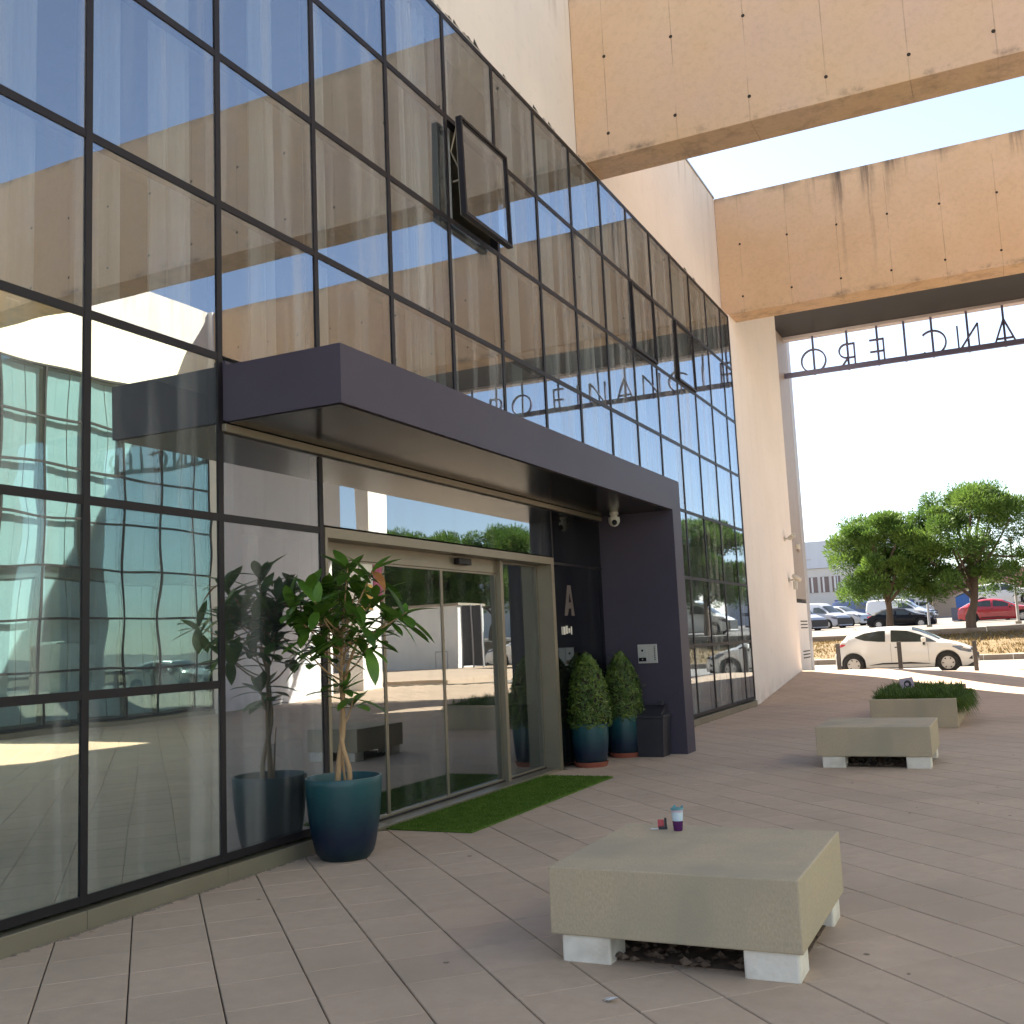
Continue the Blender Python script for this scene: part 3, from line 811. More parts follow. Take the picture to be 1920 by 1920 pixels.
# solid parts
# glass stands in front of a parapet and a roof; rooms behind
MB().box(-0.42, -0.16, YA, 22.55, ZT+0.03, 11.43).build("parapet", M['plaster'], bld)
MB().box(-0.16, 0.0, YA, 22.46, ZT+0.02, ZT+0.05).build("parapet_ledge", M['plaster'], bld)
MB().box(-0.46, -0.135, YA, 22.53, 11.432, 11.47).build("coping", M['post_grey'], bld)
pr = MB().box(-4.0, 0.0, 22.47, 28.02, -0.05, 8.66); pr.box(-4.0, -0.002, 22.56, 28.02, 8.66, 11.43)
MB().box(-12, -0.2, YA, 22.46, 8.60, 8.75).build("roof", M['kerb'], bld)
MB().box(-12.2, -12.0, YA, 29, 0, 11.4).build("rear_wall", M['plaster'], bld)
MB().box(-12.2, 0.0, YA-0.3, YA, 0, 11.4).build("side_wall", M['plaster'], bld)
MB().box(-12, -4.0, 22.6, 28.0, 0, 11.4).build("end_block", M['plaster'], bld)
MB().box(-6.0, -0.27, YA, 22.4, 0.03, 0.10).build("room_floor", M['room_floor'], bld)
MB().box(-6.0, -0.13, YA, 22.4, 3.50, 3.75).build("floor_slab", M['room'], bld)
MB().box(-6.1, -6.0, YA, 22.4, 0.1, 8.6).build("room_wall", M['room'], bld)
# curtains behind the upper panes
def curtain(parent, y0, y1, z0, z1, x=-0.30, amp=0.05, pitch=0.16, thick=0.004):
    n = max(6, int((y1-y0)/pitch*8)); vs = []; fs = []
    ph = rnd.uniform(0, 6)
    for i in range(n+1):
        y = lerp(y0, y1, i/n); xx = x+amp*math.sin(2*math.pi*(y-y0)/pitch+ph)+0.02*math.sin(y*9)
        vs += [(xx, y, z0), (xx, y, z1), (xx-thick, y, z1), (xx-thick, y, z0)]
    for i in range(n):
        for q in range(4):
            a, b = i*4+q, i*4+(q+1) % 4
            fs.append((a, a+4, b+4, b))
    fs += [(0, 1, 2, 3), tuple(n*4+q for q in (3, 2, 1, 0))]
    mb = MB().add(vs, fs)
    return mb.build("curtain", M['curtain'], parent, smooth=True)
for k in range(-1, 15):
    y = ym(k)
    if k >= 15: continue
    if k < 6:
        wds = [(0.62, 0.95)] if k % 2 else [(0.10, 0.42)]
        if k % 3 == 0: wds.append((0.74, 1.12))
    else:
        wds = [(0.05, 0.50), (0.66, 1.15)] if k % 2 else [(0.15, 0.75)]
    for a, b in wds:
        y1 = min(y+b, YEND-0.06)
        curtain(bld, y+a, y1, 3.79, 8.52, x=-0.19 - 0.03*(k % 2))
# mould and weeds on top of the glazing
md = MB()
for k in range(700):
    y = rnd.choice([rnd.gauss(9.3, 0.5), rnd.gauss(10.2, 0.25), rnd.gauss(12.4, 0.35), rnd.uniform(6, 21)])
    if y > 22.2: continue
    h = abs(rnd.gauss(0, 0.045))+0.010
    w = rnd.uniform(0.01, 0.04)
    md.add([(-0.04, y-w, ZT+0.035), (-0.01, y+w, ZT+0.035), (-0.09, y+w*0.3, ZT+0.055+h*1.3), (-0.12, y-w*0.5, ZT+0.05)], [(0, 1, 2, 3)])
md.build("mould_growth", M['mould'], bld, kind="stuff")

# gate pier at the end of the facade with its tall box and post
pier = pr.build("pier", M['white_wall'], bld)
gh = thing("gate_housing", "white gate housing wall with small vent slots behind the end of the pier", "wall", (-0.5, 30.6, 0.1))
MB().box(-1.4, 0.0, 0, 1.80, 0, 2.25, 0.006).build("wall", M['white_wall'], gh)
for (zz, yy) in ((1.50, 0.55), (0.62, 0.62)):
    for i in range(3):
        MB().box(-0.01, 0.012, yy, yy+1.05, zz+i*0.095, zz+0.035+i*0.095).build("vent_slot", M['black_trim'], gh)
bx = thing("tall_sheet_box", "tall taupe sheet metal box standing above the gate housing beside the white pier", "box", (-0.5, 30.6, 2.45))
MB().box(-0.9, 0.0, 0.0, 1.72, 0.02, 9.2, 0.006).build("cabinet", M['box_grey'], bx)
MB().box(-0.3, -0.01, 0.1, 1.70, -0.10, -0.04).build("bracket", M['frame'], bx)
MB().box(-0.25, -0.05, 0.4, 1.4, -0.035, 0.017).build("bracket", M['frame'], bx)
gp = thing("gate_post", "grey steel post at the outer edge of the gate housing", "post", (-0.5, 32.36, 0.1))
MB().box(-0.5, 0.0, 0, 0.55, 0, 11.6, 0.006).build("post", M['post_grey'], gp)

# ---------------------------------------------------------------- opposite wing (seen in the mirror glass)
opp = thing("opposite_wing", "glass fronted wing across the courtyard seen mirrored in the panes", "building")
for y in [ym(k) for k in range(-4, 15)] + [YEND-0.03]:
    mullion(opp, D, -1, y, Z0-0.03, ZT)
for r in range(8):
    transom(opp, D, -1, ym(-4), YEND, Z0+ROW*r)
yl = [ym(k) for k in range(-4, 15)] + [YEND]
for a in range(len(yl)-1):
    for r in range(7):
        pane(opp, D+0.013, yl[a]+0.02, yl[a+1]-0.02, Z0+ROW*r+0.018, Z0+ROW*(r+1)-0.018, M['glass_teal'])
bl_me = {}
for a in range(len(yl)-1):
    for z0, z1 in ((0.25, 3.45), (3.80, 8.50)):
        w_ = round(yl[a+1]-yl[a]-0.10, 3)
        if (w_, z0) not in bl_me:
            mb = MB(); n = 3
            for i in range(n): mb.box(0.012*(i % 2), 0.012*(i % 2)+0.006, w_*i/n, w_*(i+0.96)/n, z0, z1)
            bl_me[(w_, z0)] = mb.me("blind", M['blind'])
        inst("blind", bl_me[(w_, z0)], opp, (D+0.16, yl[a]+0.05, 0))
MB().box(D-0.03, D+0.25, ym(-4), YEND, -0.02, Z0-0.05).build("plinth_panel", M['plinth'], opp)
MB().box(D+0.16, D+0.42, ym(-4), 22.55, ZT+0.03, 11.43).build("parapet", M['plaster'], opp)
MB().box(D, D+4.0, 22.47, 28.6, -0.05, 11.43).build("pier", M['white_wall'], opp)
MB().box(D+0.2, D+12, ym(-4), 22.46, 8.60, 8.75).build("roof", M['kerb'], opp)
MB().box(D+12, D+12.2, ym(-4), 28, 0, 11.4).build("rear_wall", M['plaster'], opp)
MB().box(D, D+12.2, ym(-4)-0.3, ym(-4), 0, 11.4).build("side_wall", M['plaster'], opp)
MB().box(D+4, D+12, 22.6, 28.6, 0, 11.4).build("end_block", M['plaster'], opp)
MB().box(D+0.13, D+6, ym(-4), 22.4, 3.50, 3.75).build("floor_slab", M['room'], opp)
MB().box(D+6, D+6.1, ym(-4), 22.4, 0.1, 8.6).build("room_wall", M['room'], opp)
MB().box(D+0.3, D+6, ym(-4), 22.4, 0.03, 0.1).build("room_floor", M['room_floor'], opp)
op2 = thing("gate_post", "pale freestanding gate post beyond the opposite wing", "post", (D, 30.3, 0.1))
MB().box(0, 0.55, 0, 1.2, 0, 11.0, 0.01).build("post", M['white_wall'], op2)

# ---------------------------------------------------------------- concrete beams
BL = ["board marked concrete beam spanning the courtyard overhead, nearer of the two in view with the wide underside",
      "rain streaked concrete beam farther off, above the dark sign girder"]
for y, lb in zip((13.89, 22.54), BL):
    b = thing("concrete_beam", lb, "beam", (0, y, 8.66), group="concrete beams across the courtyard")
    MB().box(-0.155, D+0.155, 0, 0.68, 0.0, 2.77, 0.012).build("beam_body", M['beam1'] if y < 20 else M['beam2'], b)
    if y < 10: continue
    for z in (0.36, 1.58):
        for i in range(14):
            MB().lathe([(0.026, -0.003), (0.026, 0.01)], 10, (0.36+1.05*i+rnd.uniform(-.02, .02), 0, z+rnd.uniform(-.015, .015)), 'y').build("tie_hole", M['hole'], b)

# ---------------------------------------------------------------- sign girder with its letters
YS = 31.6
gr_ = thing("gate_roof", "dark flat steel gate roof with a pale edge strip behind the far concrete beam", "roof", (0, YS, 0))
MB().box(0.003, D-0.003, 23.25-YS, 28.1-YS, 10.53, 11.36).build("roof_deck", M['sign_beam'], gr_)
MB().box(-0.49, D-0.003, 28.103-YS, 0.42, 10.53, 11.36).build("roof_deck", M['sign_beam'], gr_)
MB().box(-0.49, D-0.003, 0.423, 0.50, 10.47, 11.40).build("edge_strip", M['sign_light'], gr_)
MB().box(-0.49, D-0.003, 0.10, 0.42, 10.44, 10.527).build("flange", M['sign_light'], gr_)
sg = thing("gate_sign", "row of thin steel letters hung on rods under the gate roof, read from behind", "sign", (0, YS, 0))
MB().box(-0.49, D+0.6, 0.02, 0.12, 9.22, 9.37).build("rail", M['sign_hazed'], sg)
for x in (D+0.42,):
    MB().box(x-0.12, x+0.12, 0.05, 0.35, 0.1, 10.46).build("sign_post", M['post_grey'], gr_)
LX = [(0.40, 'O'), (1.40, 'R'), (2.26, 'E'), (3.02, 'I'), (3.77, 'C'), (4.72, 'N'), (5.66, 'A'), (6.60, 'N'), (7.32, 'I'), (8.02, 'F'),
      (9.40, 'O'), (10.40, 'R'), (11.35, 'T'), (12.28, 'N'), (13.18, 'E'), (14.10, 'C')]
LH, LZ, LT = 0.76, 9.26, 0.046
def letter(ch, xc):
    mb = MB(); h = LH
    def P(u, z): return (xc-u, z+LZ)
    def stroke(u0, z0, u1, z1):
        a, b = Vector(P(u0, z0)), Vector(P(u1, z1)); d = (b-a).normalized(); n = Vector((-d.y, d.x))*LT/2
        mb.prism([tuple(a-n), tuple(b-n), tuple(b+n), tuple(a+n)], 'y', 0.03, 0.13)
    def arc(u, z, r, a0, a1, n=20):
        for i in range(n):
            p, q = R(lerp(a0, a1, i/n)), R(lerp(a0, a1, (i+1)/n))
            mb.prism([P(u+(r-LT/2)*math.cos(p), z+(r-LT/2)*math.sin(p)), P(u+(r+LT/2)*math.cos(p), z+(r+LT/2)*math.sin(p)),
                      P(u+(r+LT/2)*math.cos(q), z+(r+LT/2)*math.sin(q)), P(u+(r-LT/2)*math.cos(q), z+(r-LT/2)*math.sin(q))], 'y', 0.03, 0.13)
    if ch == 'O': arc(0, h/2, h/2-LT/2, 0, 360, 32)
    if ch == 'C': arc(0, h/2, h/2-LT/2, 45, 315, 26)
    if ch == 'I': stroke(0, 0, 0, h)
    if ch == 'E':
        stroke(-0.17, 0, -0.17, h); [stroke(-0.17, z, 0.22, z) for z in (LT/2, h*0.5, h-LT/2)]
    if ch == 'F':
        stroke(-0.17, 0, -0.17, h); [stroke(-0.17, z, 0.22, z) for z in (h*0.5, h-LT/2)]
    if ch == 'T': stroke(0, 0, 0, h); stroke(-0.26, h-LT/2, 0.26, h-LT/2)
    if ch == 'N': stroke(-0.27, 0, -0.27, h); stroke(-0.27, h, 0.27, 0); stroke(0.27, 0, 0.27, h)
    if ch == 'A': stroke(-0.29, 0, 0, h); stroke(0.29, 0, 0, h); stroke(-0.2, 0.2, 0.2, 0.2)
    if ch == 'R':
        stroke(-0.20, 0, -0.20, h); stroke(-0.2, h-LT/2, 0.03, h-LT/2); stroke(-0.2, h*0.42, 0.03, h*0.42)
        arc(0.03, h*0.7, h*0.28-LT*0.1, -90, 90, 12); stroke(0.0, h*0.42, 0.24, 0)
    mb.build("letter", M['sign_hazed'], sg)
for x, ch in LX:
    letter(ch, x)
    MB().box(x-0.032, x+0.03, 0.135, 0.18, 9.22, 10.436).build("hanger_rod", M['sign_hazed'], sg)

# ---------------------------------------------------------------- benches and planter
def bench(x0, y0, label):
    b = thing("concrete_bench", label, "bench", (x0, y0, 0), group="block benches on the plaza")
    W, Dp = 1.235, 1.22
    MB().box(0, W, 0, Dp, 0.128, 0.455, 0.008).build("slab", M['bench'], b)
    for (fx, fy) in ((0.05, 0.02), (0.955, 0.02), (0.05, Dp-0.24), (0.955, Dp-0.24)):
        bm = MB().box(fx, fx+0.255, fy, fy+0.22, -0.01, 0.127, 0.012); bm.build("foot", M['paint'], b)
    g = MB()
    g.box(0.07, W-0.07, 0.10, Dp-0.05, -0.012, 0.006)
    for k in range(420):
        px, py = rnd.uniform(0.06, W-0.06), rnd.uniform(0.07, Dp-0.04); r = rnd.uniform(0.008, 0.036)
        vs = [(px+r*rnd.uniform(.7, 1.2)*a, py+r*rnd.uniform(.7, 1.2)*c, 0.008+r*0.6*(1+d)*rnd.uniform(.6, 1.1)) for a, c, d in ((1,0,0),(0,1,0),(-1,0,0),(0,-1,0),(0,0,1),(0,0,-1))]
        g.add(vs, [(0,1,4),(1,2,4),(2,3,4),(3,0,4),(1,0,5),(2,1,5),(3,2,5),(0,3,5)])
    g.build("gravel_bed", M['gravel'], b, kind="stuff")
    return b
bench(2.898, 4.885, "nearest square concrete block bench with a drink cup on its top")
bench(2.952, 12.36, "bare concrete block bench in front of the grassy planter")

pl = thing("concrete_planter", "low concrete planter trough full of grass that spills over its right side", "planter", (2.98, 17.12, 0))
w, l = 1.25, 3.7
tr = MB().box(0, w, 0, 0.09, 0.0, 0.44, 0.008)
tr.box(0, 0.09, 0.092, l-0.092, 0.0, 0.435, 0.006); tr.box(w-0.09, w, 0.092, l-0.092, 0.0, 0.18, 0.006); tr.box(0, w, l-0.09, l, 0.0, 0.46, 0.008)
tr.build("trough", M['bench'], pl)
MB().box(0.09, w-0.09, 0.09, l-0.09, 0.02, 0.36).build("soil_bed", M['soil'], pl)
gr = MB()
for k in range(9000):
    x = rnd.uniform(0.05, w-0.02); y = rnd.uniform(0.12, l-0.5); z = 0.34
    over = x > w-0.32 and rnd.random() < 0.6
    a = rnd.uniform(0, 6.28); L_ = rnd.uniform(0.14, 0.27)*(1.25 if rnd.random() < 0.1 else 1)
    bx_, by_ = math.cos(a)*L_*0.5, math.sin(a)*L_*0.45
    if over:
        bx_ = rnd.uniform(0.12, 0.34); by_ = rnd.uniform(-.1, .1); y = 0.2 + (y-0.12)*0.8
        p1 = (x+bx_*0.6, y+by_*0.5, z+0.10); p2 = (x+bx_, y+by_, z-rnd.uniform(0.0, 0.24))
    else:
        p1 = (x+bx_*0.4, y+by_*0.4, z+L_*0.6); p2 = (x+bx_, y+by_, z+L_*rnd.uniform(0.6, 1.0))
    ww = 0.006; c, s_ = math.cos(a+1.57)*ww, math.sin(a+1.57)*ww
    gr.add([(x-c, y-s_, z), (x+c, y+s_, z), (p1[0]+c, p1[1]+s_, p1[2]), (p1[0]-c, p1[1]-s_, p1[2]), p2], [(0, 1, 2, 3), (3, 2, 4)])
gr.build("grass_tuft", M['grass'], pl, kind="stuff")
sp = thing("plant_marker", "small pale printed plaque on a stake standing in the planter grass", "marker", (3.42, 18.9, 0.38))
MB().tube([(0, 0, -0.05), (0, 0, 0.16)], 0.008, 6).build("stake", M['bark_pale'], sp)
pk = MB().box(-0.11, 0.11, -0.008, 0.0, 0.12, 0.30); pk.k = 1
pk.lathe([(0.06, -0.0095), (0.06, -0.0085)], 12, (0.01, 0, 0.20), 'y')
pk.k = 0; pk.lathe([(0.03, -0.0115), (0.03, -0.010)], 10, (0.0, 0, 0.19), 'y')
p_ = pk.build("plaque", [M['pink_print'], M['bin']], sp); p_.rotation_euler = (0, R(-8), 0)

# ---------------------------------------------------------------- door mat
mt_ = MB().box(0.02, 0.868, 7.86, 11.28, 0.002, 0.014, 0.003)
mo = mt_.build("door_mat", M['grassmat']); tag(mo, "long green artificial turf mat lying before the glass doors", "mat")
tf_ = MB()
for k in range(26000):
    x, y = rnd.uniform(0.025, 0.865), rnd.uniform(7.865, 11.275); a = rnd.uniform(0, 6.28); l_ = rnd.uniform(0.008, 0.02)
    c, s_ = math.cos(a)*0.004, math.sin(a)*0.004
    tf_.add([(x-c, y-s_, 0.012), (x+c, y+s_, 0.012), (x+rnd.uniform(-.01, .01), y+rnd.uniform(-.01, .01), 0.013+l_)], [(0, 1, 2)])
tf_.build("turf_pile", M['grassmat'], mo, kind="stuff")

# ---------------------------------------------------------------- potted plants
def pot_mesh(r0, r1, h, th=0.022):
    pf = []
    for i in range(13):
        t = i/12
        pf.append((lerp(r0, r1, t**0.55)*(1+0.03*math.sin(math.pi*t)), h*t))
    pf[0] = (r0*0.93, 0); pf.insert(1, (r0*0.985, 0.012))
    pf += [(r1-0.004, h+0.008), (r1-th*0.7, h+0.008), (r1-th, h-0.01), (r1-th-0.01, h-0.10)]
    return MB().lathe(pf, 40, cap1=False)
def leaf_me(L_, W_, bend, mname):
    vs = []; fs = []; n = 6
    for i in range(n+1):
        t = i/n
        wdt = W_*math.sin(math.pi*min(1, t**1.15*0.95+0.05))**0.75 if i < n else 0.0
        x = L_*t; z = -bend*L_*t*t
        vs += [(x, -wdt, z+wdt*0.18), (x, 0, z), (x, wdt, z+wdt*0.18)]
    for i in range(n):
        a = i*3
        fs += [(a, a+3, a+4, a+1), (a+1, a+4, a+5, a+2)]
    mb = MB().add(vs, fs)
    return mb.me("leaf", M[mname], True)
leaf_vars = [leaf_me(0.235, 0.039, 0.10, 'leaf'), leaf_me(0.21, 0.037, 0.22, 'leaf'), leaf_me(0.25, 0.041, 0.30, 'leaf'), leaf_me(0.18, 0.034, 0.05, 'leaf')]
leaf_dry = leaf_me(0.19, 0.04, 0.9, 'leaf_dry')
PX, PY = 0.35, 6.77
fig = thing("potted_tree", "big teal glazed pot with a broad leaved evergreen beside the doors", "potted plant", (PX, PY, 0))
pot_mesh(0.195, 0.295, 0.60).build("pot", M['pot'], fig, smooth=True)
MB().lathe([(0.262, 0.53), (0.1, 0.545)], 24).build("soil", M['soil'], fig)
stm = MB()
def wob(pts, r0, r1, n=14):
    P = [Vector(p) for p in pts]; out = []; rs = []
    for i in range(n+1):
        t = i/n*(len(P)-1); k = min(int(t), len(P)-2); f = t-k
        p0, p1, p2, p3 = P[max(k-1, 0)], P[k], P[k+1], P[min(k+2, len(P)-1)]
        q = 0.5*((2*p1)+(p2-p0)*f+(2*p0-5*p1+4*p2-p3)*f*f+(3*p1-p0-3*p2+p3)*f**3)
        out.append(q); rs.append(lerp(r0, r1, i/n))
    return out, rs
stm.tube(*wob([(-0.04, -0.03, 0.5), (-0.02, -0.02, 0.75), (0.012, 0, 1.0), (0.0, 0.0, 1.35), (0.01, 0.02, 1.75)], 0.024, 0.012), 8)
stm.tube(*wob([(0.05, -0.01, 0.5), (0.065, -0.01, 0.66), (0.01, -0.02, 0.85), (-0.015, 0.02, 1.05), (0.03, 0.03, 1.4), (0.12, 0.05, 1.62)], 0.022, 0.010), 8)
stm.tube(*wob([(-0.005, 0.04, 0.5), (-0.025, 0.03, 0.7), (-0.035, 0.03, 0.85), (-0.05, 0.03, 0.98)], 0.012, 0.004), 6)
FIGM = cam.matrix_world
def from_px(u, v, y):
    d = (rx*((u-960)/1936.74) + ux*((960-v)/1936.74) + fw); t = (y-CAM.y)/d.y
    return CAM + d*t
whorls = [(652, 1085, 0), (612, 1118, 0.1), (698, 1092, -0.08), (590, 1150, -0.1), (648, 1150, 0.12), (705, 1140, 0.05), (566, 1190, 0.08), (622, 1195, -0.12),
          (680, 1195, -0.15), (738, 1178, 0.05), (762, 1170, -0.1), (600, 1232, 0.12), (650, 1222, 0.1), (706, 1212, 0.02), (580, 1248, -0.1), (630, 1250, 0.15), (690, 1235, -0.12), (642, 1305, -0.05), (664, 1328, 0.06), (545, 1160, 0.05), (556, 1205, 0.12), (600, 1170, 0.0), (575, 1120, 0.1), (530, 1180, 0.16), (540, 1140, 0.1), (570, 1165, 0.14), (615, 1150, 0.2), (670, 1120, 0.2), (668, 1172, -0.02)]
tops = []
for (u, v, dy) in whorls:
    p = from_px(u, v-22, PY+dy-(0.34 if u < 603 else 0.0)) - Vector((PX, PY, 0))
    p.x = max(p.x, -0.30)
    core = Vector((0.01, 0.0, clamp(p.z-0.22, 0.85, 1.7)))
    stm.tube(*wob([core, core.lerp(p, 0.5)+Vector((0, 0, -0.03)), p], 0.008, 0.005, 6), 6)
    tops.append((p, (p-core).normalized()))
stm.build("trunk", M['bark_pale'], fig, smooth=True)
nl = 0
for p, d in tops:
    axis = (d*0.6+Vector((0, 0, 0.8))).normalized()
    nn = rnd.randint(9, 11)
    for i in range(nn):
        az = 2*math.pi*i*0.382+rnd.uniform(-.25, .25)
        el = rnd.uniform(-0.35, 1.0)
        o_ = axis.orthogonal().normalized(); o2 = axis.cross(o_)
        dr = (o_*math.cos(az)+o2*math.sin(az))*math.cos(el)+axis*math.sin(el)
        zq = dr.cross(Vector((0, 0, 1)).cross(dr)).normalized() if abs(dr.z) < 0.98 else Vector((1, 0, 0))
        yq = zq.cross(dr).normalized()
        mt4 = Matrix((dr, yq, zq)).transposed().to_euler()
        base = p - axis*rnd.uniform(0.0, 0.10)
        tip = base + dr*0.25
        if tip.x+PX < 0.03: continue
        if nl >= 292: break
        dry = (nl in (40, 19))
        inst("leaf", leaf_dry if dry else rnd.choice(leaf_vars), fig, base, mt4, (rnd.uniform(0.95, 1.35),)*3)
        nl += 1

def topiary(x, y, r, rbase, hpot, htop, label):
    t = thing("topiary_pot", label, "potted plant", (x, y, 0), group="boxwood cones in teal pots")
    MB().lathe([(rbase*1.05, 0.0), (rbase*1.18, 0.06), (rbase*1.13, 0.062), (rbase*1.03, 0.02)], 32, cap1=False).build("saucer", M['terracotta'], t, smooth=True)
    MB().lathe([(rbase*1.0, 0.015), (rbase*0.2, 0.018)], 24).build("saucer_floor", M['terracotta'], t)
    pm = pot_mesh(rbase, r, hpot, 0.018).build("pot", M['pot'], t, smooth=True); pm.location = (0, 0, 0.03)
    MB().lathe([(r*0.9, hpot-0.03), (r*0.2, hpot-0.02)], 20).build("soil", M['soil'], t)
    def prof(tt):
        return r*1.14*(max(0.0, 1-tt**2.5)**0.72)*(1-0.12*math.exp(-tt*12)) + 0.006
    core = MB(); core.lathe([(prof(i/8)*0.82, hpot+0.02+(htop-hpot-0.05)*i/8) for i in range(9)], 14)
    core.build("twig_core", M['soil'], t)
    lf = MB()
    for k in range(6500):
        tt = rnd.random()**1.1; a = rnd.uniform(0, 6.283)
        bump = 1+0.05*math.sin(a*5+tt*11)+0.04*math.sin(a*9-tt*23)
        rr = prof(tt)*bump*rnd.uniform(0.84, 1.06); z = hpot-0.005+(htop-hpot)*tt+rnd.uniform(-.02, .02)
        c = Vector((rr*math.cos(a), rr*math.sin(a), z))
        n = Vector((math.cos(a)+rnd.uniform(-.7, .7), math.sin(a)+rnd.uniform(-.7, .7), rnd.uniform(-.2, 1.1))).normalized()
        o_ = n.orthogonal().normalized(); w_ = n.cross(o_); ang = rnd.uniform(0, 6.28)
        dx = (o_*math.cos(ang)+w_*math.sin(ang)); dy = n.cross(dx)
        s_ = rnd.uniform(0.011, 0.018)
        lf.add([c-dx*s_*1.2, c+dy*s_*0.6, c+dx*s_*1.2, c-dy*s_*0.6], [(0, 1, 2, 3)])
    for k in range(7):
        tt = rnd.random()*0.97; a = rnd.uniform(0, 6.283); z = hpot+(htop-hpot)*tt; r0 = prof(tt)
        for q in range(5):
            c = Vector(((r0+0.016*q)*math.cos(a), (r0+0.016*q)*math.sin(a), z+0.012*q)); d = Vector((rnd.gauss(0, 1), rnd.gauss(0, 1), rnd.gauss(0, 1))).normalized(); e = d.orthogonal().normalized()
            lf.add([c-d*0.014, c+e*0.007, c+d*0.014, c-e*0.007], [(0, 1, 2, 3)])
    lf.build("foliage", M['box_leaf'], t, kind="stuff")
    return t
topiary(0.215, 12.27, 0.235, 0.185, 0.49, 1.40, "boxwood cone in a teal pot, nearer the door jamb")
topiary(0.30, 13.29, 0.232, 0.18, 0.50, 1.38, "boxwood cone in a teal pot, tucked between its twin and the dark bin")

# bin
bn = thing("litter_bin", "dark plastic pedal bin standing against the portal leg", "bin", (0.68, 13.36, 0))
b_ = MB(); vs = []
for (z, a, c) in ((0, 0.17, 0.14), (0.50, 0.20, 0.165)):
    vs += [(-a, -c, z), (a, -c, z), (a, c, z), (-a, c, z)]
b_.add(vs, [(3, 2, 1, 0), (4, 5, 6, 7), (0, 1, 5, 4), (1, 2, 6, 5), (2, 3, 7, 6), (3, 0, 4, 7)]); b_.build("bin_body", M['bin'], bn)
MB().box(-0.215, 0.215, -0.18, 0.175, 0.502, 0.545, 0.008).build("lid", M['bin'], bn)
fl = MB().prism([(-0.15, 0.548), (0.165, 0.548), (0.165, 0.66), (0.10, 0.66)], 'x', -0.17, 0.17); fl.build("flap", M['bin'], bn)
MB().box(0.10, 0.16, -0.02, 0.05, 0.662, 0.72, 0.005).build("handle", M['bin'], bn)

# intercom
ic = thing("intercom", "pale metal intercom panel with camera and call buttons on the dark portal leg", "intercom", (0.60, 13.58, 1.337))
MB().box(-0.137, -0.008, -0.022, -0.002, -0.128, 0.128, 0.004).build("speaker_plate", M['steel'], ic)
MB().box(-0.006, 0.137, -0.022, -0.002, -0.128, 0.128, 0.004).build("button_plate", M['steel'], ic)
MB().lathe([(0.015, -0.028), (0.015, -0.021)], 16, (-0.07, 0, 0.045), 'y').build("camera_lens", M['lens'], ic)
sc_ = MB().box(-0.125, -0.02, -0.026, -0.021, -0.10, -0.05); sc_.k = 1
sc_.box(-0.08, -0.066, -0.028, -0.0262, -0.082, -0.068); sc_.build("reader_window", [M['lens'], M['steel']], ic)
for i in range(8):
    MB().box(0.095, 0.112, -0.027, -0.021, 0.082-i*0.024, 0.096-i*0.024).build("button", M['black_trim'], ic)
    MB().box(0.025, 0.085, -0.0245, -0.0218, 0.086-i*0.024, 0.092-i*0.024).build("name_strip", M['cream_plastic'], ic)

# security cameras
dc = thing("dome_camera", "white dome camera hanging below the canopy at the portal leg", "security camera", (0.36, 13.2, 3.266))
MB().lathe([(0.06, 0), (0.062, -0.03), (0.045, -0.05), (0.045, -0.07)], 20).build("mount", M['cream_plastic'], dc, smooth=True)
MB().lathe([(0.075, -0.07), (0.08, -0.11), (0.072, -0.15), (0.045, -0.185), (0.01, -0.20)], 20).build("housing", M['cream_plastic'], dc, smooth=True)
e_ = MB().lathe([(0.036, 0), (0.036, 0.035), (0.02, 0.05)], 16).build("lens_ball", M['lens'], dc, smooth=True); e_.location = (0.02, -0.045, -0.135); e_.rotation_euler = (R(115), 0, R(20))
def wall_cam(y, z, label, tilt, kind=0):
    c = thing("bullet_camera", label, "security camera", (0.0, y, z), group="cameras on the white pier")
    MB().lathe([(0.06, 0.002), (0.06, 0.03)], 14, axis='x').build("mount", M['cream_plastic'], c)
    MB().tube([(0.03, 0, 0), (0.12, 0, 0.01), (0.16, 0.05, 0.03)], 0.022, 8).build("arm", M['cream_plastic'], c)
    bd = MB().lathe([(0.05, -0.17), (0.062, -0.16), (0.062, 0.12), (0.05, 0.14)], 14).build("housing", M['cream_plastic'], c, smooth=True)
    bd.location = (0.19, 0.07, 0.06); bd.rotation_euler = tilt
    if kind:
        MB().lathe([(0.055, -0.22), (0.06, -0.05), (0.05, 0.0)], 14, (0.15, 0.06, -0.02)).build("lamp_head", M['cream_plastic'], c, smooth=True)
    return c
wall_cam(26.97, 3.90, "small cream camera high on the white pier, upper of the two", (R(80), 0, R(30)))
wall_cam(27.15, 2.84, "cream floodlight camera on the white pier, lower of the two", (R(70), 0, R(-20)), 1)
lb_ = thing("wall_lamp", "tiny cream lamp fixed on the tall taupe box", "lamp", (-0.498, 31.45, 3.95))
MB().box(0, 0.09, -0.10, 0.10, 0, 0.14, 0.008).build("lamp_body", M['cream_plastic'], lb_)
MB().lathe([(0.03, -0.10), (0.04, -0.01)], 10, (0.05, 0, 0)).build("lamp_shade", M['box_grey'], lb_)

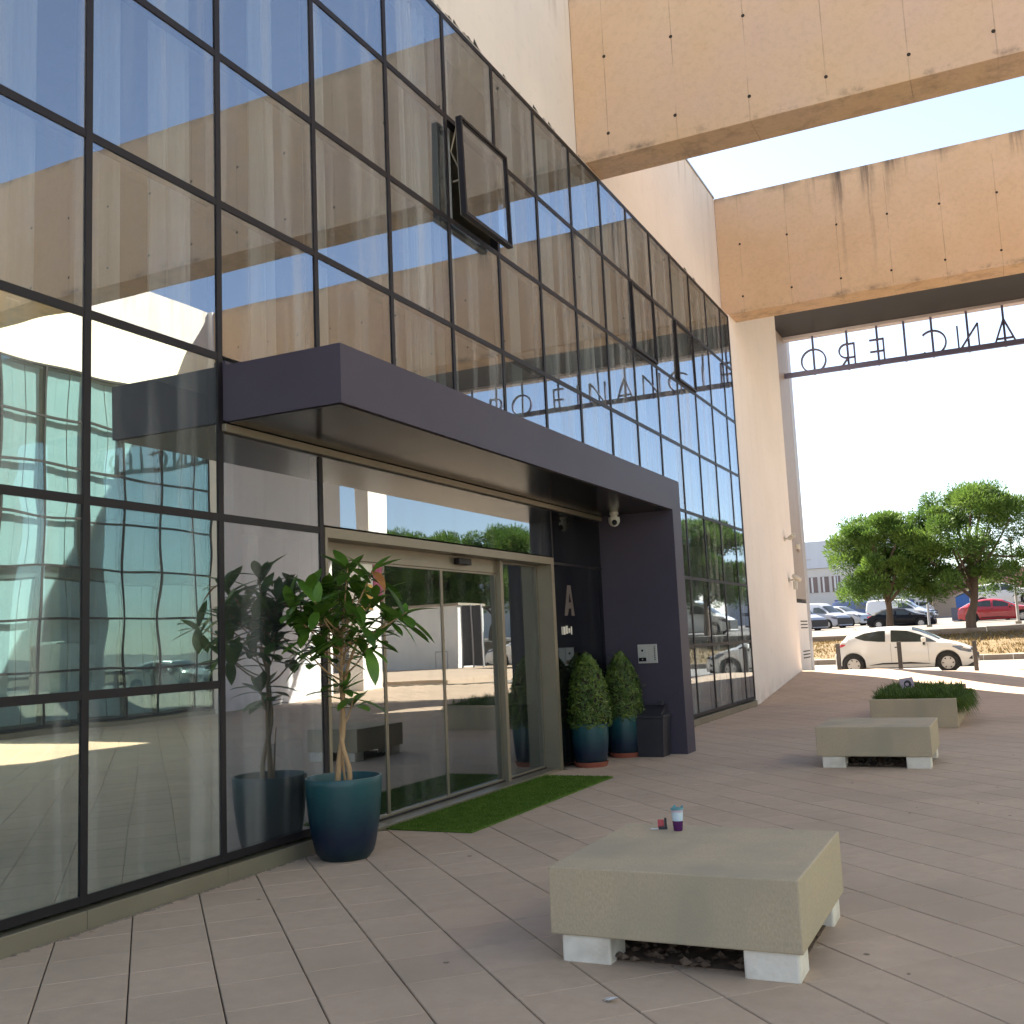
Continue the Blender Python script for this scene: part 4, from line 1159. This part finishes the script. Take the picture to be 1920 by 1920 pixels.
# ---------------------------------------------------------------- small things on and by the near bench
cup = thing("drink_cup", "plastic cup with purple drink and pale printed sides on the near bench", "cup", (3.262, 5.93, 0.4555))
MB().lathe([(0.024, 0), (0.026, 0.004), (0.0305, 0.056)], 20).build("cup_base", M['cup_purple'], cup, smooth=True)
MB().lathe([(0.0305, 0.0565), (0.034, 0.105)], 20, cap0=False, cap1=False).build("cup_side", M['cup_clear'], cup, smooth=True)
MB().lathe([(0.034, 0.1055), (0.036, 0.118)], 20, cap0=False, cap1=False).build("cup_band", M['pink_print'], cup, smooth=True)
MB().lathe([(0.037, 0.1185), (0.039, 0.122), (0.036, 0.126), (0.02, 0.128)], 20).build("lid", M['cup_teal'], cup, smooth=True)
tb = MB(); tb.add([(-0.036, 0.01, 0.124), (-0.01, 0.02, 0.126), (-0.02, 0.03, 0.142)], [(0, 1, 2)]); tb.add([(0.012, 0.01, 0.126), (0.038, 0.0, 0.124), (0.03, 0.015, 0.145)], [(0, 1, 2)])
tb.build("torn_foil", M['cup_teal'], cup)
pkt = thing("cigarette_packet", "open red and black cigarette packet with white flap left of the cup", "packet", (3.150, 5.96, 0.4555), R(20))
a_ = MB().box(-0.018, 0.018, -0.009, 0.009, 0, 0.052, 0.002).build("packet", M['red_pack'], pkt); a_.rotation_euler = (R(-12), 0, 0)
MB().box(0.020, 0.034, -0.012, 0.010, 0, 0.062, 0.002).build("packet_side", M['bin'], pkt)
MB().box(-0.015, 0.036, -0.022, -0.0095, 0, 0.016, 0.002).build("packet_front", M['bin'], pkt)
MB().box(-0.062, -0.016, -0.020, -0.004, 0.001, 0.006, 0.001).build("paper_flap", M['paper'], pkt)
lit = MB()
for k in range(5):
    x, y, z = rnd.uniform(-.03, .03), rnd.uniform(-.015, .015), 0.003
    lit.add([(x-.02, y-.008, z), (x+.014, y-.012, z+rnd.uniform(.004, .02)), (x+.018, y+.012, z+rnd.uniform(0.004, .014)), (x-.01, y+.014, z+rnd.uniform(.0, .018))], [(0, 1, 2), (0, 2, 3)])
tag(lit.build("paper_scrap", M['paper'], loc=(3.363, 4.432, 0.001)), "crumpled white scrap of paper on the paving before the near bench", "litter")

db = MB()
for k in range(420):
    y = rnd.uniform(3.2, 6.9) if k % 2 else rnd.uniform(14, 22.3); x = 0.037+abs(rnd.gauss(0, 0.012)); a = rnd.uniform(.006, .022)
    db.add([(x, y-a, 0.001), (x+a*0.9, y-a*0.3, 0.001), (x+a*0.7, y+a*0.8, 0.001), (x, y+a, 0.001), (x+a*0.2, y, 0.010)], [(0, 1, 4), (1, 2, 4), (2, 3, 4)])
for k in range(22):
    x, y = rnd.uniform(0.8, 6.2), rnd.uniform(3.4, 15); a = rnd.uniform(.004, .011); t = rnd.uniform(0, 6)
    db.add([(x+a*math.cos(t+q), y+a*1.5*math.sin(t+q), 0.001) for q in (0, 1.6, 3.1, 4.7)]+[(x, y, 0.007)], [(0, 1, 4), (1, 2, 4), (2, 3, 4), (3, 0, 4)])
for k in range(45):
    x, y = rnd.uniform(0.3, 6.5), rnd.uniform(2.8, 20); a = rnd.uniform(.008, .022)
    if any(x0-.1 < x < x1+.1 and y0-.1 < y < y1+.1 for x0, x1, y0, y1 in benches_fp) or x < 0.95 and y > 7.7: continue
    n = 9; ph = rnd.uniform(0, 6)
    db.add([(x+a*rnd.uniform(.7, 1.1)*math.cos(6.283*i/n), y+a*rnd.uniform(.7, 1.1)*math.sin(6.283*i/n), 0.0016) for i in range(n)]+[(x, y, 0.0026)], [(i, (i+1) % n, n) for i in range(n)])
tag(db.build("ground_debris", M['crumb'], kind="stuff"), "dark crumbs of dirt and leaf bits along the foot of the glass front", "debris")

# ---------------------------------------------------------------- bollards
bo0 = None
for i, (x, lb) in enumerate([(0.50, "dark square iron bollard by the rear wheel of the white car"), (2.16, "dark iron bollard in front of the white car's door"), (4.10, "dark iron bollard at the white car's front bumper")]):
    z = H(x, 31.1)
    if bo0 is None:
        bo0 = thing("bollard", lb, "bollard", (x, 31.1, z), group="bollards along the plaza edge")
        MB().box(-0.055, 0.055, -0.055, 0.055, -0.03, 0.80, 0.006).build("shaft", M['bollard'], bo0)
        MB().box(-0.057, 0.057, -0.057, 0.057, 0.803, 0.82, 0.004).build("cap", M['bollard'], bo0)
    else: copy_tree(bo0, lb, (x, 31.1, z), group="bollards along the plaza edge")

# ---------------------------------------------------------------- cars
HATCH = dict(L=4.06, W=1.73, roof=[(0, 0.62), (0.03, 0.74), (0.10, 0.92), (0.22, 1.04), (0.36, 1.20), (0.47, 1.305), (0.8, 1.375), (1.3, 1.435), (1.8, 1.445), (2.2, 1.41), (2.5, 1.32), (2.85, 1.14), (3.1, 1.00), (3.35, 0.935), (3.62, 0.86), (3.85, 0.76), (3.97, 0.68), (4.04, 0.55), (4.06, 0.42)],
             belt=[(0, 1.02), (0.6, 1.02), (1.5, 0.965), (2.6, 0.93), (3.1, 0.90), (4.06, 0.85)], rw=0.55, fwx=3.245, wr=0.305, win=[(0.62, 1.13, 1.15), (0.9, 1.035, 1.26), (1.3, 0.99, 1.315), (1.75, 0.97, 1.325), (2.15, 0.955, 1.29), (2.5, 0.945, 1.17), (2.85, 0.935, 1.00), (2.96, 0.93, 0.945)],
             pillars=[(1.52, 1.68)], ws=(2.28, 3.04), rg=(0.20, 0.46))
SEDAN = dict(L=4.45, W=1.78, roof=[(0, 0.62), (0.03, 0.78), (0.12, 0.94), (0.35, 1.06), (0.6, 1.20), (0.95, 1.34), (1.5, 1.43), (2.0, 1.43), (2.5, 1.36), (3.0, 1.14), (3.35, 0.99), (3.7, 0.93), (4.1, 0.80), (4.32, 0.66), (4.42, 0.50), (4.45, 0.42)],
             belt=[(0, 0.98), (1.5, 0.93), (3.3, 0.89), (4.45, 0.85)], rw=0.78, fwx=3.52, wr=0.315, win=[(0.75, 1.08, 1.10), (1.1, 0.985, 1.27), (1.6, 0.955, 1.32), (2.1, 0.94, 1.31), (2.5, 0.93, 1.22), (2.9, 0.92, 1.06), (3.1, 0.915, 0.94)],
             pillars=[(1.85, 1.97)], ws=(2.58, 3.28), rg=(0.36, 0.9))
VAN = dict(L=5.0, W=1.95, roof=[(0, 0.6), (0.02, 1.2), (0.06, 1.85), (0.15, 1.98), (1.0, 2.02), (2.6, 2.02), (3.1, 1.96), (3.45, 1.78), (4.15, 1.22), (4.4, 1.12), (4.75, 0.98), (4.92, 0.80), (4.98, 0.55), (5.0, 0.42)],
           belt=[(0, 1.15), (3.2, 1.12), (4.2, 1.05), (5.0, 0.95)], rw=0.95, fwx=4.05, wr=0.34, win=[(2.75, 1.22, 1.66), (3.2, 1.20, 1.66), (3.5, 1.18, 1.52), (3.85, 1.15, 1.28), (3.98, 1.14, 1.18)],
           pillars=[], ws=(3.48, 4.12), rg=None)
SUV = dict(L=4.5, W=1.85, roof=[(0, 0.7), (0.03, 0.95), (0.1, 1.12), (0.22, 1.40), (0.36, 1.60), (0.8, 1.66), (1.8, 1.68), (2.3, 1.64), (2.7, 1.48), (3.2, 1.17), (3.45, 1.10), (4.0, 1.0), (4.3, 0.88), (4.45, 0.7), (4.5, 0.5)],
           belt=[(0, 1.12), (1.5, 1.08), (3.2, 1.04), (4.5, 1.0)], rw=0.80, fwx=3.55, wr=0.36, win=[(0.45, 1.2, 1.5), (0.8, 1.15, 1.53), (1.6, 1.13, 1.55), (2.2, 1.11, 1.52), (2.6, 1.10, 1.38), (3.0, 1.08, 1.14)],
           pillars=[(1.1, 1.2), (1.95, 2.07)], ws=(2.4, 3.1), rg=(0.14, 0.34))
def car_profile(S):
    L_, W_ = S['L'], S['W']
    def hw(x): return W_/2*(1-0.17*abs((x-L_/2)/(L_/2))**5)
    def zb(x):
        z = 0.20 + 0.10*clamp((0.25-x)/0.25) + 0.03*clamp((x-L_+0.35)/0.35)
        for xc in (S['rw'], S['fwx']):
            ra = S['wr']+0.055; dx = abs(x-xc)
            if dx < ra: z = max(z, S['wr']+math.sqrt(ra*ra-dx*dx))
        return z
    def prof(x):
        w = hw(x); zt = pw(S['roof'], x); b0 = pw(S['belt'], x); zl = zb(x)
        b = min(b0, zt-0.05)
        cab = clamp((zt-b0-0.03)/0.36)
        rh = lerp(w*0.88, w*0.70, cab)
        zl = min(zl, b-0.06)
        z1 = max(0.32, zl+0.02); z1 = min(z1, b-0.04); z2 = max(0.62, zl+0.04); z2 = min(z2, b-0.02)
        if z2 < z1: z2 = z1+0.005
        re = max(b+0.005, zt-lerp(0.03, 0.085, cab))
        return [(w*0.93, zl), (w*0.99, z1), (w, z2), (w*0.972, b), (lerp(w*0.955, rh, 1), re), (rh*0.72, zt-0.012), (0, zt)]
    def side_y(x, z):
        p = prof(x)
        for (ya, za), (yb, zb_) in zip(p, p[1:]):
            if za <= z <= zb_: return lerp(ya, yb, (z-za)/max(1e-6, zb_-za))
        return p[0][0] if z < p[0][1] else p[4][0]
    def top_z(x, y):
        p = prof(x); y = abs(y)
        for (ya, za), (yb, zb_) in zip(p[3:], p[4:]):
            if yb <= y <= ya: return lerp(za, zb_, (ya-y)/max(1e-6, ya-yb))
        return p[3][1]
    return prof, side_y, top_z
def strip(name, matl, parent, side_y, pts, off=0.006, rows=3, sub=3, smooth=True):
    """one band between a lower and an upper curve on each side of the car"""
    P = []
    for (a, al, ah), (b, bl, bh) in zip(pts, pts[1:]):
        for i in range(sub): t = i/sub; P.append((lerp(a, b, t), lerp(al, bl, t), lerp(ah, bh, t)))
    P.append(pts[-1])
    for s in (-1, 1):
        vs = [(x, s*(side_y(x, lerp(lo, hi, r/rows))+off), lerp(lo, hi, r/rows)) for (x, lo, hi) in P for r in range(rows+1)]
        fs = []
        for i in range(len(P)-1):
            for r in range(rows):
                a = i*(rows+1)+r
                fs.append((a, a+rows+1, a+rows+2, a+1))
        MB().add(vs, fs).build(name, matl, parent, smooth=smooth)
def wheel_mesh(wr, nv=6):
    t = MB().lathe([(wr*0.62, -0.09), (wr*0.93, -0.10), (wr, -0.07), (wr, 0.07), (wr*0.93, 0.10), (wr*0.62, 0.09)], 28, axis='y').me("tyre", M['tyre'], True)
    r = MB()
    for s in (-1, 1):
        r.k = 0
        r.lathe([(wr*0.66, s*0.075), (wr*0.60, s*0.098), (wr*0.3, s*0.102), (0.02, s*0.10)], 28, axis='y', cap0=False)
        r.k = 1
        for i in range(nv):
            a = 2*math.pi*(i+0.3)/nv
            def q(rr, aa): return (rr*math.cos(aa), s*0.106, rr*math.sin(aa))
            r.add([q(wr*0.54, a-0.17), q(wr*0.54, a+0.17), q(wr*0.34, a)], [(0, 1, 2)])
    return t, r.me("rim", [M['rim'], M['tyre']], False)
CARN = [0]
def car(S, paint, label, loc, rz=0.0, group=None, cat="car", name="parked_car", detail=True):
    c = thing(name, label, cat, loc, rz, group)
    L_ = S['L']; prof, side_y, top_z = car_profile(S)
    xs = sorted(set([0.0, 0.012, 0.04, 0.09] + [L_*i/44 for i in range(1, 44)] + [x for x, _ in S['roof']] +
        [xc+(S['wr']+0.055)*math.cos(math.pi*i/14) for xc in (S['rw'], S['fwx']) for i in range(15)] + [L_-0.012, L_]))
    xs = [x for i, x in enumerate(xs) if i == 0 or x-xs[i-1] > 0.004 or x == L_]
    vs = []; fs = []
    for x in xs:
        p = prof(x); vs += [(x, -y, z) for (y, z) in p] + [(x, y, z) for (y, z) in reversed(p[:-1])]
    n = 13
    for i in range(len(xs)-1):
        for k in range(n-1):
            a = i*n+k; fs.append((a, a+n, a+n+1, a+1))
    fs.append(tuple(range(n))); fs.append(tuple((len(xs)-1)*n+k for k in range(n-1, -1, -1)))
    body = MB().add(vs, fs).build("body", paint, c, smooth=True)
    MB().box(0.12, L_-0.12, -S['W']/2*0.86, S['W']/2*0.86, 0.17, 2*S['wr']+0.075).build("underbody", M['black_trim'], c)
    # windows
    wn_ = S['win']; cuts = [wn_[0][0]] + [v for pr_ in S['pillars'] for v in pr_] + [wn_[-1][0]]
    lo = [(a, b) for a, b, _ in wn_]; hi = [(a, d) for a, _, d in wn_]
    for i in range(0, len(cuts), 2):
        a, b = cuts[i], cuts[i+1]
        X = sorted(set([a, b]+[q for q, _, _ in wn_ if a < q < b]))
        strip("window", M['car_glass'], c, side_y, [(x, pw(lo, x), pw(hi, x)) for x in X])
    def topglass(x0, x1, f, nm):
        g = MB(); vs = []; fs = []; nx, ny = 8, 8
        for i in range(nx+1):
            x = lerp(x0, x1, i/nx); hwid = prof(x)[4][0]*f
            for j in range(ny+1):
                y = lerp(-hwid, hwid, j/ny); vs.append((x, y, top_z(x, y)+0.008))
        for i in range(nx):
            for j in range(ny):
                a = i*(ny+1)+j; fs.append((a, a+ny+1, a+ny+2, a+1))
        g.add(vs, fs); g.build(nm, M['car_glass'], c, smooth=True)
    topglass(*S['ws'], 0.95, "windscreen")
    if S['rg']: topglass(*S['rg'], 0.90, "rear_window")
    t_me, r_me = wheel_mesh(S['wr'])
    for xw in (S['rw'], S['fwx']):
        for s in (-1, 1):
            w_ = inst("wheel", t_me, c, (xw, s*(S['W']/2-0.12), S['wr'])); inst("rim", r_me, w_, (0, 0, 0), (0, rnd.uniform(0, 6), 0))
    zb_ = pw(S['belt'], L_)
    strip("headlight", M['headlamp'], c, side_y, [(L_-0.66, zb_-0.08, zb_-0.055), (L_-0.45, zb_-0.20, zb_-0.06), (L_-0.20, zb_-0.26, zb_-0.10), (L_-0.05, zb_-0.23, zb_-0.16)], 0.008, 2, 4)
    zr_ = pw(S['roof'], 0.08)
    strip("tail_light", M['taillamp'], c, side_y, [(0.02, 0.82, 0.88), (0.10, 0.83, 0.95), (0.25, 0.87, 0.95), (0.34, 0.915, 0.94)], 0.008, 2, 4)
    fb = MB().box(L_-0.12, L_+0.012, -0.45-0.42*(S is VAN), 0.45+0.42*(S is VAN), 0.30 if S is VAN else 0.38, 0.80 if S is VAN else 0.56, 0.02); fb.build("grille", M['black_trim'], c)
    if detail:
        lo_ = pw(lo, S['ws'][1]-0.25)
        xm = S['ws'][1]-0.42
        for s in (-1, 1):
            mi = MB().box(xm-0.06, xm+0.07, s*(side_y(xm, lo_)+0.05), s*(side_y(xm, lo_)+0.24), lo_+0.0, lo_+0.15, 0.03)
            mo_ = mi.build("mirror", paint, c, smooth=True)
            MB().box(xm-0.03, xm+0.03, s*(side_y(xm, lo_-0.05)-0.01), s*(side_y(xm, lo_)+0.09), lo_-0.08, lo_-0.003).build("mirror_foot", M['black_trim'], mo_)
        strip("side_trim", M['black_trim'], c, side_y, [(1.02, 0.275, 0.285), (1.4, 0.30, 0.345), (2.2, 0.30, 0.355), (2.75, 0.285, 0.30)], 0.010, 1)
        strip("door_handle", M['black_trim'], c, side_y, [(1.78, 0.79, 0.82), (1.96, 0.79, 0.82)], 0.022, 1)
        for xx in (1.66, 2.72): strip("door_gap", M['black_trim'], c, side_y, [(xx, 0.36, 0.93), (xx+0.007, 0.36, 0.93)], 0.004, 4, 1)
        if S is HATCH:
            an = MB().tube([(0.62, 0, 1.36), (0.50, 0, 1.44)], 0.006, 5); an.build("aerial", M['black_trim'], c)
            strip("fog_light", M['black_trim'], c, side_y, [(L_-0.24, 0.40, 0.41), (L_-0.14, 0.38, 0.50)], 0.008, 1)
    CARN[0] += 1
    return c
car(HATCH, M['white_paint_car'], "white hatchback parked on the street behind the bollards", (0.02, 34.4, ZR))
car(SEDAN, M['black_paint'], "black hatchback parked behind the left pine tree trunk", (-4.05, 76.6, 1.32))
car(SEDAN, M['red_paint'], "red hatchback parked behind the right pine tree trunk", (2.15, 68.5, up(4, 68)-0.02))
VL = ["white van half hidden by the pier, leftmost in the row of parked vans", "white van second in the row of parked vans by the warehouse", "silver grey van third in the row beside the painted fence"]
for i, (x, y) in enumerate([(-10.2, 78.5), (-9.0, 82.5), (-7.6, 87.0)]):
    car(VAN if i < 2 else SUV, M['shaded_van_paint'] if i < 2 else M['silver_paint'], VL[i], (x-1.6, y+1.0, up(x, y)-0.05), R(-28), "vans parked by the warehouse", "van" if i < 2 else "car", "parked_van" if i < 2 else "parked_car", False)
car(SUV, M['red_paint'], "small red car at the left edge of the lot in front of the vans", (-12.4, 74.5, up(-9, 74)-0.05), R(-28), detail=False)
car(SEDAN, M['white_paint_car'], "white saloon parked beyond the black car between the pines", (-5.6, 104.5, up(-3, 104)), R(-8), detail=False)
car(SUV, M['white_paint_car'], "white estate parked farther right beside the lamp post", (-2.0, 112.0, up(0, 112)), R(172), detail=False)
car(VAN, M['blue_paint'], "dark blue van behind the black car's roof", (-9.0, 96.0, up(-5, 96)), R(-30), "vans parked by the warehouse", "van", "parked_van", False)
car(SUV, M['blue_paint'], "dark blue car parked left of the white saloon", (-7.2, 98.5, up(-4, 98)), R(-30), detail=False)
car(VAN, M['white_paint_car'], "white van standing behind the black car by the painted fence", (-5.9, 93.0, up(-6, 93)-0.1), R(-12), "vans parked by the warehouse", "van", "parked_van", False)
# car transporter with its load
tp = thing("car_transporter", "car transporter with a sloping deck carrying a white car behind the red car", "truck", (2.2, 79.0, up(5, 79)))
MB().prism([(0.3, 0.62), (11, 1.37), (11, 1.12), (0.3, 0.40)], 'y', -1.1, 1.1).build("deck", M['steel_dark'], tp)
MB().box(1.0, 11, -0.5, 0.5, 0.25, 0.39).build("chassis", M['steel_dark'], tp)
for xw in (2.6, 3.8, 9.2):
    for s in (-0.9, 0.9): inst("wheel", MB().lathe([(0.25, -0.12), (0.45, -0.12), (0.45, 0.12), (0.25, 0.12)], 18, axis='y').me("wheel", M['tyre']), tp, (xw, s, 0.45))
for xp in (0.4, 5.6, 10.8): MB().box(xp-0.05, xp+0.05, 1.0, 1.12, 0.6, 2.0).build("stanchion", M['steel_dark'], tp)
c_ = car(SUV, M['white_paint_car'], "white car standing on the sloping transporter deck", (2.6, 78.9, up(5, 79)+0.75), 0, detail=False); c_.rotation_euler = (0, R(-4.0), 0)
car(SUV, M['white_paint_car'], "white car at the right edge of the frame on the transporter's upper end", (7.3, 78.9, up(5, 79)+1.10), 0, detail=False).rotation_euler = (0, R(-4.0), 0)
# street cars seen only in the glass
car(VAN, M['white_paint_car'], "white van mirrored in the far ground floor panes", (13.8, 57.2, up(9, 57)-0.02), R(180), "vehicles mirrored in the glass", "van", "parked_van", False)
car(SUV, M['white_paint_car'], "white car mirrored in the door glass", (13.2, 45.6, 0.352), R(2), "vehicles mirrored in the glass", detail=False)

# ---------------------------------------------------------------- pines
def pine(loc, h0, h1, rxy, label, seed, lean=(0, 0), group="pines along the low wall", nc=78):
    rg = random.Random(seed)
    t = thing("pine_tree", label, "tree", loc, group=group)
    tr = MB(); top = Vector((lean[0], lean[1], h0+(h1-h0)*0.45))
    base_r = 0.22*rxy/2.5
    tr.tube(*wob([(0, 0, -0.15), (0.03, 0, h0*0.4), (lean[0]*0.4+0.05, 0.02, h0*0.9), tuple(top)], base_r, base_r*0.45, 10), 10)
    clumps = []
    for i in range(nc):
        a = i*2.39996+rg.uniform(-.3, .3); f = math.sqrt((i+0.5)/nc)
        rr = rxy*(f*0.93)*rg.uniform(0.85, 1.08)
        dome = math.sqrt(max(0.0, 1-(min(1, rr/(rxy*1.06)))**2))
        lowz = h0+0.10*(h1-h0)+0.22*(h1-h0)*(1-f)
        hiz = h0+(h1-h0)*(0.36+0.60*dome)
        z = lerp(lowz, hiz, rg.choice([1.0, 1.0, 0.9, 0.65, 0.4, 0.15, 0.0]))
        clumps.append(Vector((lean[0]*0.7+rr*math.cos(a), lean[1]*0.7+rr*math.sin(a)*0.9, z+rg.uniform(-.15, .25))))
    for i in range(0, nc, 4):
        p = clumps[i]; st_ = Vector((lean[0]*0.3, 0, lerp(h0*0.8, top.z, rg.random())))
        tr.tube(*wob([st_, st_.lerp(p, 0.55)+Vector((0, 0, -0.15)), p], base_r*0.38, 0.02, 6), 6)
    tr.build("trunk", M['bark'], t, smooth=True)
    cr = MB()
    for p in clumps:
        cs = rg.uniform(0.36, 0.84)*rxy/2.5
        for k in range(760):
            d = Vector((rg.gauss(0, 1), rg.gauss(0, 1), rg.gauss(0, 1)*0.75)).normalized()
            rad = cs*rg.random()**0.4
            c = p + Vector((d.x*rad, d.y*rad, d.z*rad*0.75))
            n = (d+Vector((rg.uniform(-.6, .6), rg.uniform(-.6, .6), rg.uniform(0, .9)))).normalized()
            o_ = n.orthogonal().normalized(); w_ = n.cross(o_); ang = rg.uniform(0, 6.28); u_ = o_*math.cos(ang)+w_*math.sin(ang)
            s_ = rg.uniform(0.05, 0.115)
            cr.add([c-u_*s_*0.32, c+n*s_*1.9+u_*s_*0.15, c+u_*s_*0.32+n*s_*0.2], [(0, 1, 2)])
    cr.build("crown", M['pine'], t, kind="stuff")
    return t
p1 = pine((-0.30, 53.4, 1.15), 1.45, 5.75, 2.45, "smaller round pine at left, behind the white car", 3)
p2 = pine((3.32, 53.4, 1.22), 1.55, 6.55, 2.95, "taller spreading pine at the right edge, by the red car", 11, (0.5, 0))
PT = ["bushy pine mirrored in the door glass, left of the pale kiosk", "bushy pine mirrored in the door glass above the pale kiosk", "bushy pine mirrored in the door glass, right of the pale kiosk", "pine mirrored at the left of the far ground floor panes",
      "pine mirrored beside the gate post in the fanlight", "pine mirrored at the edge of the doors' side window", "pine mirrored farther back above the kiosk's dark gates", "pine mirrored at the far left of the fanlight, beyond the pale gate post"]
for i, (x, y, s) in enumerate([(29.5, 56, 1.05), (26.0, 55, 1.1), (22.8, 56, 1.0), (9.6, 54.5, 1.05), (33.5, 57, 1.0), (16.5, 55, 1.0), (20, 64, 1.15), (37, 58, 1.0)]):
    copy_tree(p1 if i % 2 else p2, PT[i], (x, y, up(x, y)), rz=i*1.3, group="pines along the low wall", scale=(s, s, s))

# ---------------------------------------------------------------- far buildings and yard things
wh = thing("warehouse", "long pale warehouse with a blue grey metal upper storey behind the parked vans", "building", (-40, 106, 1.9))
MB().box(0, 36.5, 0, 30, -1, 5.6).build("wall", M['warehouse'], wh)
MB().box(-0.2, 36.7, -0.2, 30, 5.62, 8.3).build("upper_cladding", M['warehouse_metal'], wh)
for i in range(9):
    x = 27.55 - i*1.22 if i < 7 else 27.55+1.1*(i-6)
    f = MB().box(x-0.40, x+0.40, -0.05, 0.02, 3.2, 4.75).build("window", M['win_dark'], wh)
    MB().box(x-0.20, x-0.02, -0.07, -0.052, 3.22, 4.73).build("sash", M['win_white'], f)
MB().box(29.85, 29.95, -0.06, 0.0, 0, 5.5).build("downpipe", M['warehouse_metal'], wh)
rb = thing("red_shed", "low reddish building with a tan front seen beneath the pine crowns", "building", (-3.0, 128, 2.2))
MB().box(0, 15, 0, 10, -1, 2.6).build("wall", M['tan_wall'], rb)
MB().prism([(-0.4, 2.6), (15.4, 2.6), (13.5, 5.2), (2, 5.2)], 'y', -0.4, 10).build("roof", M['brick_red'], rb)
b2 = thing("blue_roofed_hall", "pale blue metal hall rising behind the right pine", "building", (9.5, 120, 2.0))
MB().box(0, 40, 0, 20, -1, 7.5).build("wall", M['warehouse_metal'], b2)
b3 = thing("far_hall", "grey hall with a pitched roof mirrored behind the pines", "building", (24, 105, 2.0))
MB().box(0, 50, 0, 25, -1, 5.5).build("wall", M['warehouse'], b3)
MB().prism([(0, 5.5), (50, 5.5), (25, 8.0)], 'y', -0.5, 25).build("roof", M['warehouse_metal'], b3)
fe = thing("painted_fence", "hoarding of blue and pink painted panels beside the warehouse", "fence", (-9.3, 97.5, up(-6, 97)-0.75))
pals = [('navy', 2.2), ('pink_print', 0.6), ('navy', 0.7), ('red_print', 1.0), ('pink_print', 0.8), ('navy', 1.5)]
x = 0
for i, (cn_, w_) in enumerate(pals):
    f = MB().box(x, x+w_-0.03, 0, 0.06, 0.0, 2.9 if i == 0 else 2.6).build("panel", M[cn_], fe, label="%s painted hoarding panel" % {'navy': 'navy blue', 'pink_print': 'pale pink', 'red_print': 'dull red'}[cn_])
    g = MB()
    for k in range(5):
        a, b = x+rnd.uniform(.1, w_-.35), rnd.uniform(.3, 2.0)
        g.prism([(a, b), (a+rnd.uniform(.1, .5)*w_*0.5, b+rnd.uniform(-.1, .3)), (a+rnd.uniform(.2, .4)*w_*0.6, b+rnd.uniform(.3, .6)), (a-0.05, b+rnd.uniform(.2, .5))], 'y', -0.012, -0.001)
    g.build("painted_patch", M['pink_print'] if cn_ == 'navy' else M['navy'], f)
    x += w_
bc = thing("blue_container", "blue steel container with a slanted top behind the right pine trunk", "container", (1.4, 84, up(2, 84)))
MB().prism([(0, 0), (2.6, 0), (2.6, 2.75), (0, 1.75)], 'y', 0, 2.2).build("container_body", M['blue_bin'], bc)
MB().prism([(-0.1, 1.76), (2.7, 2.80), (2.7, 2.93), (-0.1, 1.89)], 'y', -0.1, 2.3).build("container_lid", M['kerb'], bc)
MB().box(-0.25, 1.8, -2.5, -0.3, 0, 0.95).build("skip", M['steel_dark'], bc, label="dark grey skip before the blue container")
def pole(x, y, h, label, arm=0):
    p = thing("lamp_post", label, "lamp post", (x, y, up(x, y)))
    MB().tube([(0, 0, 0), (0, 0, h)], [0.07, 0.045], 8).build("pole", M['post_grey'], p)
    MB().box(-0.14, 0.14, -0.14, 0.14, -0.05, 0.12).build("base_plate", M['kerb'], p)
    if arm:
        MB().tube([(0, 0, h-0.02), (arm*0.5, 0, h+0.35), (arm, 0, h+0.6)], 0.035, 6).build("arm", M['post_grey'], p)
        MB().box(arm-0.05, arm+0.4, -0.08, 0.08, h+0.56, h+0.66, 0.02).build("lamp_head", M['post_grey'], p)
    else:
        MB().box(-0.10, 0.10, -0.04, 0.04, h-0.25, h+0.02).build("sign_plate", M['white_sheet'], p)
pole(0.95, 61.5, 2.65, "pale leaning sign pole between the two pines")
pole(5.35, 56.0, 4.2, "thin grey pole at the right frame edge beyond the low wall")
pole(-14.5, 100, 5.5, "curved street lamp before the warehouse roof", 2.6)

# pale kiosk with dark gates seen in the door glass
ks = thing("service_kiosk", "pale rendered service kiosk with dark gates mirrored in the door glass", "building", (20.6, 47.6, 0.35))
MB().box(0.0, 5.2, 0, 3.0, 0, 3.25).build("wall", M['white_sheet'], ks)
MB().box(-0.1, 5.3, -0.1, 3.1, 3.26, 3.38).build("roof", M['kerb'], ks)
MB().box(5.6, 9.0, 0.4, 3, 0, 2.7).build("wall", M['box_grey'], ks)
for x in (-0.55, -1.15): MB().box(x-0.25, x+0.25, -0.06, 0.0, 0.1, 3.2).build("gate", M['bin'], ks)
for x in (-0.26, -0.86, -1.44): MB().box(x-0.03, x+0.03, -0.08, 0.02, 0.0, 3.25).build("gate_post", M['post_grey'], ks)
hp = MB()
for x in (0.35, 1.05): hp.tube([(x, -0.5, 0), (x, -0.5, 0.9)], 0.035, 6)
hp.tube([(0.35, -0.5, 0.9), (1.05, -0.5, 0.9)], 0.035, 6)
hp.build("hoop_rail", M['post_grey'], ks)
print("objects", len(bpy.data.objects), "leaves", nl)
